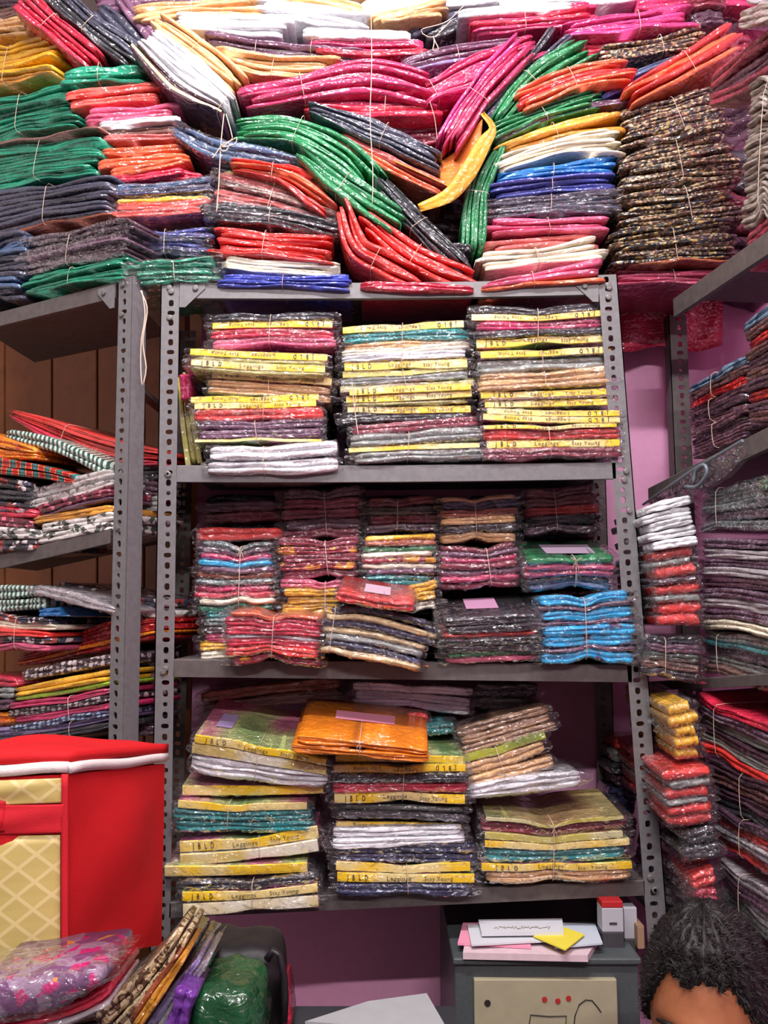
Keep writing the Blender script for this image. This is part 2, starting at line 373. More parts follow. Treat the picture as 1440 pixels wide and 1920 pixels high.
def B(label, pts, layers, pl=FRONT, dep=.20, tie=.5, wrap=0, tilt=0, group=None, tagc=None, bow=0, pinch=.16, name=None, cat=None, jit=1.0, lob=None, fan=None):
    """a tied bundle of garment packs (or one pack) whose front runs through pixel points (x, y, thickness) on a rack plane.
    layers: tokens from the top down, code[/c|/r|/m][*weight]; /c card strip with lettering, /r the same upside down, /m card strip only"""
    SEED[0] += 1; rs = np.random.RandomState(SEED[0])
    if not isinstance(pl, Plane): pl = Yp(pl)
    if fan is None: fan = 1.4 if group and 'heaped on top' in group else .25
    fr = frames(pts, pl, PACKN, tilt); C, half, T, NN, D = fr; s = np.linspace(0, 1, PACKN)
    toks = []
    for t in layers.split():
        w = 1.0
        if '*' in t: t, w = t.split('*'); w = float(w)
        kind = 'f'
        if '/' in t: t, kind = t.split('/')
        toks.append((t, kind, w))
    single = len(toks) == 1
    if group and 'heaped on top' in group and tie is not None and float(np.mean([p[2] for p in pts])) / len(toks) > 11.5:
        toks = [(t[0], t[1], t[2] * k) for t in toks for k in ((rs.uniform(.4, .6), .5) if t[1] == 'f' and t[2] > .55 else (1,))]
    tot = sum(t[2] for t in toks)
    if tie is not None:
        half = half * (1 - pinch * np.exp(-((s - tie) / .13) ** 2)); 
    mid = PACKN // 2
    base = C[mid] - NN[mid] * half[mid] + D[mid] * .02
    cards = [t for t in toks if t[1] != 'f']
    if name is None: name = 'garment_pack' if single else 'garment_bundle'
    if cat is None: cat = 'pack' if single else 'bundle'
    root = None
    if not single: root = empty(name, base)
    mixed = len({t[0] for t in toks}) > 1
    acc = 0; Lpx = np.linalg.norm(C[-1] - C[0])
    first = None
    for code, kind, w in toks:
        f0, f1 = acc / tot, (acc + w) / tot; acc += w
        hi = half * (1 - 2 * f0); lo = half * (1 - 2 * f1)
        gap = (hi - lo) * .03; hi = hi - gap; lo = lo + gap
        du = rs.uniform(-.004, .005) * jit; hmm = float(np.mean(hi - lo))
        if fan and not single:
            tz = tie if tie is not None else .5
            lean = rs.uniform(-1, 1) * hmm * .55 * fan + (0.5 - (f0 + f1) / 2) * fan * .010
            sg_ = np.where(s > tz, 1.0, rs.uniform(-1, 1)); dn = lean * sg_ * (np.abs(s - tz) / .5) ** 1.5; du = du + rs.uniform(-.004, .006) * fan
        else: dn = np.zeros_like(s)
        fr2 = (C + D * du + NN * dn[:, None], half, T, NN, D)
        xin = (rs.uniform(-.002, .007) * jit * (1 + 2.2 * fan), -rs.uniform(-.002, .007) * jit * (1 + 2.2 * fan))
        if kind == 'f':
            lobes = lob or (1 if hmm < .0125 else 2 if hmm < .03 else 3)
            mats = [M(code)]
        else:
            lobes = 0; mats = [COVER[code], CARD[code]]
        nm = 'garment_pack' if (not single or name is None) else name
        o = make_pack(nm, fr2, lo, hi, dep * rs.uniform(.92, 1.0), lobes, mats, rs, root, base, xin)
        if single: root = o
        elif mixed:
            o['label'] = (cname(code) + ' folded pack') if kind == 'f' else 'pack with a printed card strip'
        if first is None: first = (o, hi)
        par = o
        if kind in 'cr':
            P = lambda q, off=0: np.array([np.interp(q, s, (fr2[0] + NN * ((hi + lo) / 2)[:, None] - D * .0012)[:, i]) for i in range(3)])
            i_ = lambda q: int(round(q * (PACKN - 1))); sg = 1 if kind == 'c' else -1; hgt = hmm * .74
            for txt, q, wd, mt in (('J B L D', .17, .15, INK), ('Leggings', .46, .17, INKG), ('Stay Young', .74, .2, INKG)):
                qq = q if sg > 0 else 1 - q
                put_text(txt, P(qq), T[i_(qq)] * sg, NN[i_(qq)] * sg, hgt * (1.15 if mt is INK else .9), par, base, mt, 1.5 if mt is INK else 1.1, wd * Lpx)
        if wrap: make_sleeve(fr2, lo, hi, dep, rs, par, base, rs.uniform(.004, .013) * wrap)
    if tagc is not None:
        o, hi = first; qa, qb, ua, ub, colr = tagc
        i0, i1 = int(qa * (PACKN - 1)), int(qb * (PACKN - 1))
        c4 = [C[i] + NN[i] * (hi[i] + .0022) + D[i] * u for i, u in ((i0, ua), (i1, ua), (i1, ub), (i0, ub))]
        mesh_obj('paper_tag', c4 + [p - NN[0] * .0008 for p in c4], [(0, 1, 2, 3), (7, 6, 5, 4), (0, 4, 5, 1), (1, 5, 6, 2), (2, 6, 7, 3), (3, 7, 4, 0)], paper(colr), o, base, False)
    if tie is not None:
        i = min(max(int(round(tie * (PACKN - 1))), 1), PACKN - 2)
        mb = MB(); r = .00062; ph = half[i] + .0012
        sk = rs.uniform(-.006, .006)
        loc = lambda u, v, k=0: C[i] + D[i] * u + NN[i] * v + T[i] * (k + sk * v / max(ph, .004) * .5)
        path = [loc(dep * .5, ph), loc(.02, ph + .001), loc(.0, ph), loc(-.0062, ph * .8), loc(-.0075, ph * .3), loc(-.0075, -ph * .3), loc(-.0062, -ph * .8), loc(.0, -ph), loc(.02, -ph - .001), loc(dep * .5, -ph)]
        mb.tube(path, r * (1.25 if bow else 1), 5)
        if bow:
            k0 = loc(-.008, ph * .9)
            for sx in (-1, 1):
                lp = [k0 + T[i] * sx * .016 * math.sin(a) * math.cos(a / 2) + NN[i] * .012 * math.sin(a) * .6 - D[i] * .003 * math.sin(a / 2) for a in np.linspace(0, math.pi, 9)]
                mb.tube(lp + [k0], r, 4)
                tl = [k0, k0 + T[i] * sx * .006 - NN[i] * .014, k0 + T[i] * sx * .004 - NN[i] * (.03 + .01 * sx) * bow]
                mb.tube(tl, r, 4)
        mb.build('twine', TWINE, root, base, True)
    tag(root, label, cat, group)
    return root
_pap = {}
def paper(c):
    if c not in _pap: _pap[c] = plain('paper_%02x%02x%02x' % c, c, .7)
    return _pap[c]

# ------------------------------------------------------------------ the room
PINK = plain('pink_distemper', (224, 158, 196), .75, 0, .3, .1, 60, .06)
WOOD = plain('brown_board', (150, 88, 44), .5, 0, .4, .1, 30, .25)
FLOOR_M = plain('grey_floor', (110, 104, 100), .5, 0, .5, .1, 20, .2)
WHITEW = plain('white_distemper', (214, 208, 206), .8)
BACK_Y = 2.06
def slab(name, lo, hi, m, kind='structure'):
    o = MB().box(lo, hi).build(name, m); tag(o, kind=kind); return o
slab('floor', (-2.2, -2.6, -.05), (1.6, 3.2, 0), FLOOR_M)
slab('ceiling', (-2.2, -2.6, CEIL), (1.6, 3.2, CEIL + .06), WHITEW)
slab('wall_back', (-.455, BACK_Y, 0), (1.6, BACK_Y + .08, CEIL), PINK)
slab('wall_right', (1.12, -2.6, 0), (1.2, BACK_Y, CEIL), PINK)
slab('wall_front', (-2.2, -2.68, 0), (1.6, -2.6, CEIL), WHITEW)
wl = slab('wall_left', (-2.2, -2.6, 0), (-2.12, 3.2, CEIL), WHITEW)
# boarded wall behind the left rack: planks side by side
LB = LEFT.shift(.42)
planks = MB().box((-2.2, 3.1, 0), (-.6, 3.18, CEIL)).build('wall_boarded', WOOD); tag(planks, kind='structure')
xs = [-180, -90, 8, 97, 182, 270, 350]
pm = None
for a, b in zip(xs[:-1], xs[1:]):
    c = [at(a + 1.5, 1560, LB), at(b - 1.5, 1560, LB), at(b - 1.5, 540, LB), at(a + 1.5, 540, LB)]
    q = MB().hexa(c, [p + LB.d * .018 for p in c]).build('plank', WOOD, planks); bevel(q, .004)

def lamp(loc):
    r = empty('ceiling_light', loc); x, y, z = loc
    bevel(MB().box((-.64, -.035, .0), (.64, .035, .055)).build('housing', WHITEW, r), .006)
    for sx in (-1, 1): MB().box((sx * .625 - .012, -.02, -.035), (sx * .625 + .012, .02, 0)).build('end_cap', WHITEW, r)
    return r
tag(lamp((-.15, .55, CEIL - .055)), 'white tube light fixture on the ceiling nearest the shelves', 'light')
tag(lamp((.25, -1.5, CEIL - .055)), 'white tube light fixture on the ceiling behind the camera', 'light')

# ------------------------------------------------------------------ slotted angle racks
def slotted_post(parent, bot, top, w, d_in, side, depth=.038, hole0=.05, pitch=.0206, mat=STEEL):
    """L-section upright between two points with punched holes in its front flange. side: +1 flange returns at the right edge"""
    bot, top = np.array(bot), np.array(top); up = top - bot; L = np.linalg.norm(up); up /= L
    D = np.array(d_in, float); X = np.cross(D, up); X = -X if X[0] < 0 and abs(X[0]) > .3 else X
    X /= np.linalg.norm(X); th = .0022
    n = int(L / pitch); mb = MB(); kinds = [(.0052, .0068), (.0042, .0042), (.0052, .0066), (.0076, .0047)]
    for i in range(n):
        z0 = L * i / n; z1 = L * (i + 1) / n; zc = (z0 + z1) / 2; rx, rz = kinds[i % 4]; off = -side * .003
        ring = []; outr = []
        for j in range(12):
            a = 2 * math.pi * j / 12 + math.pi / 12; cx, cz = math.cos(a), math.sin(a)
            ring.append((off + rx * np.sign(cx) * abs(cx) ** .7, zc + rz * np.sign(cz) * abs(cz) ** .7))
            k = 1 / max(abs(cx), abs(cz)); ox = cx * k * w / 2; oz = cz * k * (z1 - z0) / 2
            outr.append((ox, zc + oz))
        # snap the outer ring so that neighbouring cells share corners
        P = lambda q, dd: bot + X * q[0] + up * q[1] + D * dd
        V = [P(q, 0) for q in outr] + [P(q, 0) for q in ring] + [P(q, th * 1.8) for q in ring]
        Fc = []
        for j in range(12):
            q = (j + 1) % 12; Fc += [(j, q, 12 + q, 12 + j), (12 + j, 12 + q, 24 + q, 24 + j)]
        mb.add(V, Fc)
    e = lambda x, z, dd: bot + X * x + up * z + D * dd
    mb.hexa([e(side * w / 2 - (th if side > 0 else 0), 0, 0), e(side * w / 2 + (0 if side > 0 else th), 0, 0), e(side * w / 2 + (0 if side > 0 else th), L, 0), e(side * w / 2 - (th if side > 0 else 0), L, 0)],
            [e(side * w / 2 - (th if side > 0 else 0), 0, depth), e(side * w / 2 + (0 if side > 0 else th), 0, depth), e(side * w / 2 + (0 if side > 0 else th), L, depth), e(side * w / 2 - (th if side > 0 else 0), L, depth)])
    return mb.build('post', mat, parent)
def bolt(parent, P, d, r=.0062):
    mb = MB(); d = np.array(d, float); mb.tube([P - d * .0045, P - d * .0035, P + d * .001], [r * .6, r, r], 8)
    return mb.build('bolt', BOLT, parent)
def shelf(parent, tl, tr, lip, d_in, depth, mat=STEEL, sag=0):
    """sheet steel tray: top plate and a folded front lip. tl, tr: the front top corners"""
    tl, tr = np.array(tl), np.array(tr); D = np.array(d_in, float); n = 8; mb = MB(); th = .0016; V = []
    for i in range(n + 1):
        s = i / n; p = tl * (1 - s) + tr * s + np.array([0, 0, -sag * 4 * s * (1 - s)]); z = np.array([0, 0, 1.0])
        V += [p + D * .012 - z * (lip - .002), p + D * .0115 - z * lip, p - z * lip, p - D * .0 - z * .002, p + D * .002, p + D * depth, p + D * depth - z * th, p + D * .004 - z * th, p + D * .0025 - z * (lip - .003)]
    m = 9; Fc = []
    for i in range(n):
        for j in range(m): Fc.append((i * m + j, (i + 1) * m + j, (i + 1) * m + (j + 1) % m, i * m + (j + 1) % m))
    Fc += [tuple(range(m)), tuple(range(n * m, (n + 1) * m))[::-1]]
    mb.add(V, Fc); return mb.build('shelf', mat, parent)
def gusset(parent, c, sx, d_in, size=.05):
    """triangular corner plate with its two bolts; c: the inner top corner"""
    c = np.array(c); D = np.array(d_in, float); z = np.array([0, 0, 1.0]); X = np.cross(D, z); X = X * sx
    pts = [c, c + X * size, c + X * size - z * .012, c + X * .012 - z * size, c - z * size]
    mb = MB(); k = 5; mb.add(pts + [p + D * .002 for p in pts], [tuple(range(5)), tuple(range(9, 4, -1))] + [(i, (i + 1) % 5, 5 + (i + 1) % 5, 5 + i) for i in range(5)])
    o = mb.build('corner_plate', mat_ := STEEL, parent); bolt(o, c + X * size * .62 - z * .012, D); return o

# main rack
FR = Yp(1.688)
rack = empty('steel_rack', (0, 1.69, 0))
tag(rack, 'grey slotted angle steel rack with leggings and printed garments in the middle', 'rack')
def line_at(pts, y):
    P = np.array(pts); return float(np.interp(y, P[:, 1], P[:, 0]))
LP = [(319, 520), (313, 870), (308, 1250), (305, 1400), (299, 1780)]
RP = [(1139, 515), (1170, 870), (1201, 1250), (1229, 1720)]
FRy = np.array([0, 1.0, 0])
def ext(P0, P1, z):                                  # continue the line P0-P1 down to height z
    P0, P1 = np.array(P0), np.array(P1); k = (z - P0[2]) / (P1[2] - P0[2]); return P0 + (P1 - P0) * k
lt, lb = at(319, 523, FR), at(304, 1500, FR)
rt, rb = at(1139, 515, FR), at(1222, 1600, FR)
slotted_post(rack, ext(lt, lb, 0.0), lt, .038, FRy, -1)
slotted_post(rack, ext(rt, rb, 0.0), rt, .040, FRy, 1)
YB = Yp(2.02)
for x, yy in ((352, 620), (1112, 620)):
    t_ = at(x, yy, YB); b_ = np.array([t_[0], 2.02, 0.0])
    slotted_post(rack, b_, t_, .04, FRy, -1 if x < 700 else 1, mat=STEELD)
SD = .34
for (xl, yl, xr, yr, lip, mt, sg) in ((337, 529, 1122, 522, .034, STEEL, .004), (332, 872, 1154, 866, .034, STEEL, .003),
                                     (326, 1236, 1184, 1246, .034, STEELD, .0), (318, 1692, 1208, 1650, .028, STEELD, .0)):
    s_ = shelf(rack, at(xl, yl, FR), at(xr, yr, FR), lip, FRy, SD, mt, sg)
    for sx in (-1, 1):
        x_ = xl - 16 if sx < 0 else xr + 20
        bolt(s_, at(x_, (yl if sx < 0 else yr) + 18, FR), FRy)
gusset(rack, at(338, 531, FR) - np.array([0, .0025, 0]), 1, FRy, .052)
gusset(rack, at(1121, 527, FR) - np.array([0, .0025, 0]), -1, FRy, .045)
for (x, y) in ((318, 540), (318, 596), (1140, 535), (1141, 558), (1170, 900), (1180, 958), (1211, 1240), (1218, 1645), (1227, 1668), (314, 888), (306, 1260)):
    bolt(rack, at(x, y, FR), FRy, .006)

def settle(root):
    for o in root.children_recursive: o.data.transform(Matrix.Translation(-root.location))
settle(rack)

# left rack: an upright beside the main rack and sloping trays running off to the left
lrack = empty('steel_rack', at(230, 1200, LEFT)); lrack.location.z = 0
tag(lrack, 'grey slotted angle rack of printed cloth on the left side with sloping trays', 'rack')
lroot = np.array(lrack.location)
def child_fix(o): o.data.transform(Matrix.Translation(Vector(-lroot))); return o
Lp = Plane(LEFT.p - LEFT.d * .002, LEFT.d)
t_, b_ = at(236, 520, Lp), at(217, 1390, Lp)
child_fix(slotted_post(lrack, ext(t_, b_, 0.0), t_, .040, LEFT.d, 1))
for (x0, y0, x1, y1, lip) in ((-60, 600, 218, 528, .034), (-60, 1055, 208, 990, .03), (-60, 1440, 200, 1392, .03)):
    o = shelf(lrack, at(x0, y0, LEFT), at(x1, y1, LEFT), lip, np.array([.06, .998, 0]), .34, STEELD); child_fix(o)
g_ = gusset(lrack, at(215, 533, Plane(LEFT.p - LEFT.d * .003, LEFT.d)), -1, LEFT.d, .05); child_fix(g_)
for c in g_.children: child_fix(c)
for (x, y) in ((231, 534), (229, 590), (221, 990)): child_fix(bolt(lrack, at(x, y, Lp), LEFT.d, .006))
mb = MB(); p0, p1 = at(255, 728, LEFT.shift(.06)), at(310, 772, LEFT.shift(.3))
child_fix(mb.tube([p0, p1], .012, 4).build('brace', STEELD, lrack))

# right rack, running towards the camera along the aisle
rrack = empty('steel_rack', (.62, 1.7, 0)); rr = np.array(rrack.location)
tag(rrack, 'dark slotted angle rack along the right side with stacked packs', 'rack')
def rfix(o): o.data.transform(Matrix.Translation(Vector(-rr))); return o
RX = Yp(1.95)
t_ = at(1270, 590, RX); rfix(slotted_post(rrack, np.array([t_[0], 1.95, 0]), t_, .042, FRy, -1, mat=STEELD))
def rshelf(ax, ay, bx, by, lip, far=None):
    a, b = at(ax, ay, RIGHT), at(bx, by, RIGHT); c = b + (b - a) * .25; rfix(shelf(rrack, a, c, lip, RIGHT.d, .4, STEELD))
rshelf(1262, 560, 1440, 432, .040)
rshelf(1215, 915, 1440, 800, .036)
rshelf(1215, 1278, 1440, 1262, .02)
rshelf(1215, 1735, 1440, 1840, .02)
t_ = at(1262, 560, RIGHT)
# board bridging the two racks, with packs on top
bd = [at(1166, 529, Yp(1.80)), at(1345, 533, Yp(1.80))]
o = MB().hexa([bd[0], bd[1], bd[1] + [0, 0, .009], bd[0] + [0, 0, .009]], [p + np.array([0, .25, k]) for p, k in zip((bd[0], bd[1], bd[1], bd[0]), (0, 0, .009, .009))]).build('shelf_board', plain('pale_board', (206, 176, 150), .6))
tag(o, 'pale thin board bridging the gap between middle and right racks', 'board')

# red plastic sheet hanging under the board
V = []; n = 12
for i in range(n + 1):
    for j in range(7):
        x = 1150 + 205 * i / n; y = 536 + (118 + 6 * math.sin(i * .9)) * j / 6
        V.append(at(x, y, Yp(1.985 + .008 * math.sin(i * 1.3 + j * .5))))
o = mesh_obj('plastic_sheet', V, [(i * 7 + j, i * 7 + j + 1, (i + 1) * 7 + j + 1, (i + 1) * 7 + j) for i in range(n) for j in range(6)], cloth('red_plastic', (206, 26, 64), 1, None, .4), None, V[0])
o.modifiers.new('thick', 'SOLIDIFY').thickness = .002
tag(o, 'red plastic sheet hanging on the pink wall under the pale board', 'sheet')

# ------------------------------------------------------------------ bundles on top of the left rack
g = 'bundles heaped on top of the racks'
for x0, cs, lb in ((180, 'dm pu', 'dark plum packs at the very top behind the slanting bundles'), (430, 'wh tn', 'white and tan packs at the very top behind the white rows'), (690, 'tn wh', 'tan and white packs at the very top right of the hanging string'), (950, 'cm wh', 'crimson and white packs at the very top behind the magenta ones'), (1200, 'mr mg', 'maroon packs at the very top right')):
    B(lb, [(x0 - 20, -14, 70), (x0 + 130, -20, 70), (x0 + 270, -18, 70)], cs, 1.84, tie=None, group=g)
B('dull mauve packs in the very top left corner', [(-60, 4, 90), (70, -10, 80)], 'br dm br', LEFT.shift(.1), tie=None, group=g)
B('dark filler packs added right of the print stack', [(1310, 360, 340), (1480, 350, 350)], 'dm dk mr dm', 1.88, tie=None, group=g)  # dark filler, added to cover the pink wall and darken the gap
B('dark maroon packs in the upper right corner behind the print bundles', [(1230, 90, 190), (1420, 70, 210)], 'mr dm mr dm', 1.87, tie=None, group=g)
B('tan bundle at the top left corner above the mustard yellow one', [(-60, 62, 40), (60, 40, 34)], 'tn tn', LEFT, group=g)
B('mustard yellow bundle at the left edge above the green stack', [(-60, 132, 92), (25, 118, 84), (103, 96, 66)], 'ye ye ye ye*1.3 oc', LEFT.shift(-.01), tie=.45, group=g)
B('teal green bundle directly below the mustard yellow one', [(-60, 232, 92), (40, 208, 86), (140, 186, 76)], 'tg tg tg tg tg tg tg', LEFT, tie=.5, group=g)
B('teal green bundle with a brown fold on top, second green of the left stack', [(-60, 320, 95), (60, 298, 88), (176, 282, 80)], 'br*.5 tg tg tg tg tg tg tg', LEFT, tie=.58, group=g)
B('slate bundle with a rust fold underneath in the left stack', [(-60, 412, 95), (70, 385, 92), (203, 362, 76)], 'sl sl sl sl sl sl sl sl ru*.6', LEFT, fan=.6, tie=.58, group=g)
B('dark aubergine glossy bundle above the lowest green bundle at left', [(36, 484, 66), (130, 466, 72), (233, 445, 66)], 'dm dm pu dm dm', LEFT.shift(-.01), tie=.48, wrap=1, group=g)
B('teal green bundle lying on the left rack top edge', [(42, 536, 38), (130, 518, 38), (232, 498, 34)], 'tg tg tg', LEFT.shift(-.01), tie=.5, group=g)
B('grey blue bundle in the lower left corner of the top heap', [(-60, 505, 135), (42, 492, 125)], 'sl nb sl sl nb sl', LEFT.shift(-.015), tie=.4, group=g)
# second column, over the gap between left and middle racks
B('dark teal bundle on top of the coral and pink packs', [(98, 143, 40), (190, 134, 40), (280, 132, 36)], 'tg tg', 1.774, group=g)
B('coral bundle under the dark teal one at upper left', [(115, 184, 32), (210, 174, 32), (300, 168, 30)], 'co co', 1.762, tie=None, group=g)
B('pink bundle under the coral one at upper left', [(145, 218, 32), (240, 210, 30), (335, 202, 24)], 'pk*.6 pk', 1.756, tie=None, group=g)
B('single white pack edge under the pink bundle', [(166, 234, 13), (260, 226, 12), (353, 219, 11)], 'wh', 1.750, tie=None, group=g)
B('dull brown pack under the white pack edge at upper left', [(168, 254, 30), (335, 248, 26)], 'br sa', 1.762, tie=None, group=g)
B('orange red bundle with a crimson fold at upper left', [(180, 306, 72), (260, 302, 70), (352, 290, 64)], 'or or*1.2 or cm*.8', 1.750, tie=None, group=g)
B('crimson pack peeping out beside the orange red bundle', [(300, 322, 30), (392, 330, 14)], 'cm', 1.768, tie=None, group=g)
B('bundle of blue, mustard and coral packs at upper left', [(205, 379, 66), (300, 372, 70), (390, 368, 66)], 'nb nv ye*.8 co co*1.2', 1.744, tie=None, wrap=1, group=g)
B('indigo blue bundle above the left end green bundle', [(232, 455, 54), (310, 452, 54), (393, 455, 56)], 'in nv in nv', 1.750, tie=.5, wrap=1, group=g)
B('teal green bundle over the gap between the left and middle racks', [(236, 512, 46), (320, 508, 46), (412, 508, 40)], 'tg tg tg', 1.676, tie=.52, wrap=1, group=g)
# slanting ones, upper left
B('crimson bundle slanting down at the top left', [(25, -20, 54), (90, 40, 50), (178, 112, 42)], 'cm cm cm', 1.786, tie=.45, group=g)
B('black bundle slanting down right of the crimson one at the top', [(95, -20, 46), (165, 42, 46), (266, 112, 50)], 'sl dk', 1.792, tie=.45, group=g)
B('large dark plum pack behind the white slanting bundle', [(190, -10, 80), (250, 50, 90), (320, 130, 60)], 'pu sl', 1.835, tie=None, group=g)
B('white bundle slanting down with a yellow card edge on its underside', [(264, 66, 64), (345, 138, 92), (428, 196, 58)], 'wh*2.6 wh*1.5 dm*.7 yl/m*.5 dm*.4', 1.726, fan=.25, tie=.97, group=g)
B('tan bundle slanting down behind the white slanting bundle', [(285, 32, 36), (372, 96, 60), (446, 160, 44)], 'tn tn tn', 1.762, tie=.5, group=g)
# top rows
B('tan pack in the topmost row left of the white packs', [(240, 20, 34), (360, 10, 34), (490, 2, 30)], 'tn tn', 1.815, group=g)
B('white bundle in the upper row, left of the longest one', [(318, 30, 30), (420, 40, 42), (548, 46, 40)], 'wh wh', 1.786, tie=.4, group=g)
B('white bundle in the topmost row beside the hanging string', [(478, 6, 40), (600, 22, 44), (694, 36, 34)], 'wh wh', 1.815, tie=.3, group=g)
B('long flat white pack above the magenta packs', [(545, 58, 26), (660, 62, 22), (786, 64, 18)], 'wh', 1.774, tie=None, group=g)
B('plum bundle below the white upper row', [(378, 70, 34), (480, 88, 30), (600, 100, 24), (700, 108, 16)], 'pu dm pu', 1.786, tie=.3, group=g)
B('magenta bundle below the long flat white pack', [(575, 84, 24), (690, 88, 40), (806, 82, 34)], 'mg mg cm', 1.780, tie=.02, group=g)
B('tan bundle under the plum one near the top', [(404, 100, 26), (500, 122, 46), (635, 126, 34)], 'tn tn tn', 1.774, tie=.5, group=g)
B('large magenta bundle right of the white slanting bundle', [(446, 180, 52), (560, 160, 60), (690, 136, 66), (822, 160, 40)], 'mg mg mg mg mg', 1.750, tie=.3, group=g)
B('magenta bundle hanging below the large magenta one', [(560, 184, 36), (690, 192, 54), (832, 192, 44)], 'mg mg cm cm', 1.768, tie=.6, group=g)
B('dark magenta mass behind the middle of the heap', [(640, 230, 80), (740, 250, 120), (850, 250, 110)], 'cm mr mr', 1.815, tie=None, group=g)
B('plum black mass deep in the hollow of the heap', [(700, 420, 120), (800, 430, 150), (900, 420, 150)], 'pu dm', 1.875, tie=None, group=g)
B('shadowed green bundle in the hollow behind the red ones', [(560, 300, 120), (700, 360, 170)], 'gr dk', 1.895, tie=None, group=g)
B('tan bundle in the topmost row right of the hanging string', [(692, 34, 32), (770, 20, 34), (846, 4, 30)], 'tn tn', 1.815, group=g)
B('dark grey pack in the topmost row behind the string loop', [(780, 70, 40), (860, 30, 50), (900, 0, 40)], 'sl dk', 1.845, tie=None, group=g)
B('white pack in the topmost row right of the string loop', [(850, 22, 20), (960, 14, 18), (1082, 6, 18)], 'wh', 1.780, tie=None, group=g)
B('magenta bundle under the topmost right white pack', [(874, 44, 46), (990, 36, 40), (1124, 14, 46)], 'mg cm mg', 1.786, tie=.45, group=g)
B('hot pink bundle at the upper right of the heap', [(1064, 52, 36), (1190, 38, 46), (1302, 26, 50)], 'hp hp hp', 1.768, tie=.58, group=g)
B('magenta block standing in for the shaded underside of the hot pink bundle', [(1090, 92, 60), (1200, 66, 60)], 'mg cm', 1.804, tie=None, group=g)  # shade under the hot pink bundle, put in as darker colours
B('dark crimson bundle at the top right corner of the heap', [(1290, 20, 60), (1372, 6, 60)], 'mr dm', 1.798, tie=None, group=g)
B('mauve bundle slanting up towards the top centre', [(744, 126, 26), (860, 98, 34), (985, 82, 24)], 'pu pu*.7 lv*.5', 1.762, tie=.5, group=g)
B('magenta bundle slanting up into the magenta fan', [(796, 176, 50), (900, 124, 62), (1004, 68, 26)], 'mg mg mg mg', 1.756, tie=.1, group=g)
B('magenta bundle standing steeply in the centre of the heap', [(838, 268, 48), (906, 166, 58), (988, 78, 48)], 'hp mg mg mg', 1.726, tie=.45, group=g)
B('brown floral print bundle below the hot pink one', [(1125, 100, 34), (1225, 84, 40), (1330, 60, 44)], 'pr pr pr', 1.774, tie=.55, group=g)
B('orange red bundle slanting up at the top right', [(1168, 182, 26), (1290, 116, 56), (1386, 58, 48)], 'rd or rd or', 1.714, tie=.57, group=g)
B('orange red bundle lying above the green bundles at right', [(970, 188, 44), (1078, 144, 54), (1192, 124, 34)], 'or rd or', 1.726, tie=.47, group=g)
B('green bundle under the right orange red bundle', [(922, 250, 40), (1028, 208, 36), (1128, 180, 28)], 'gr gr gr', 1.744, tie=.48, group=g)
B('slate blue pack between the two orange red bundles', [(1122, 178, 22), (1200, 142, 26), (1275, 110, 22)], 'nb in', 1.756, tie=None, group=g)
B('thin plum pack over the ochre bundle at right', [(930, 262, 10), (1060, 208, 12), (1184, 186, 12)], 'pu', 1.750, tie=None, group=g)
B('black bundle slanting steeply right of the magenta fan', [(912, 212, 30), (985, 130, 32), (1056, 54, 28)], 'dk sl', 1.744, tie=None, group=g)
B('green bundle slanting steeply right of the black one', [(934, 222, 32), (1004, 142, 52), (1104, 80, 38)], 'gr gr gr', 1.738, tie=.45, group=g)
B('green bundle hanging down left of the cream and blue packs', [(888, 462, 44), (898, 350, 50), (938, 262, 34)], 'gr*.5 gr*.5 gr*2', 1.732, tie=.5, group=g)
# the hollow in the middle
B('slate bundle slanting across the middle of the heap', [(576, 194, 22), (700, 240, 52), (832, 298, 34)], 'sl sl sl', 1.720, tie=.58, group=g)
B('green bundle sagging in the middle, upper one of two', [(438, 236, 46), (545, 238, 66), (640, 282, 60), (706, 344, 40)], 'gr gr gr gr', 1.726, tie=.38, group=g)
B('green bundle sagging in the middle, lower one of two', [(546, 272, 32), (650, 348, 62), (752, 416, 34)], 'gr gr gr gr', 1.702, tie=.5, group=g)
B('orange pack slanting above the black bundle in the middle', [(628, 248, 24), (740, 308, 32), (838, 356, 24)], 'sa or*1.3', 1.738, tie=None, group=g)
B('black bundle slanting down beside the lower red one', [(704, 332, 30), (795, 428, 44), (878, 506, 30)], 'dk dk dk', 1.708, tie=.5, group=g)
B('small black pack end right of the slanting black bundle', [(850, 462, 18), (906, 464, 16)], 'dk', 1.726, tie=None, group=g)
B('red bundle bending down at the middle of the heap', [(640, 376, 34), (668, 456, 48), (722, 492, 54), (800, 528, 26)], 'rd rd rd rd', 1.690, tie=.56, group=g)
B('red bundle slanting down right of the bent red one', [(680, 404, 26), (782, 480, 56), (900, 530, 30)], 'rd rd rd rd', 1.702, tie=.5, group=g)
B('thin crimson pack lying under the red bundles on the rack top', [(660, 534, 18), (780, 538, 18), (908, 543, 14)], 'cm', 1.676, tie=None, group=g)
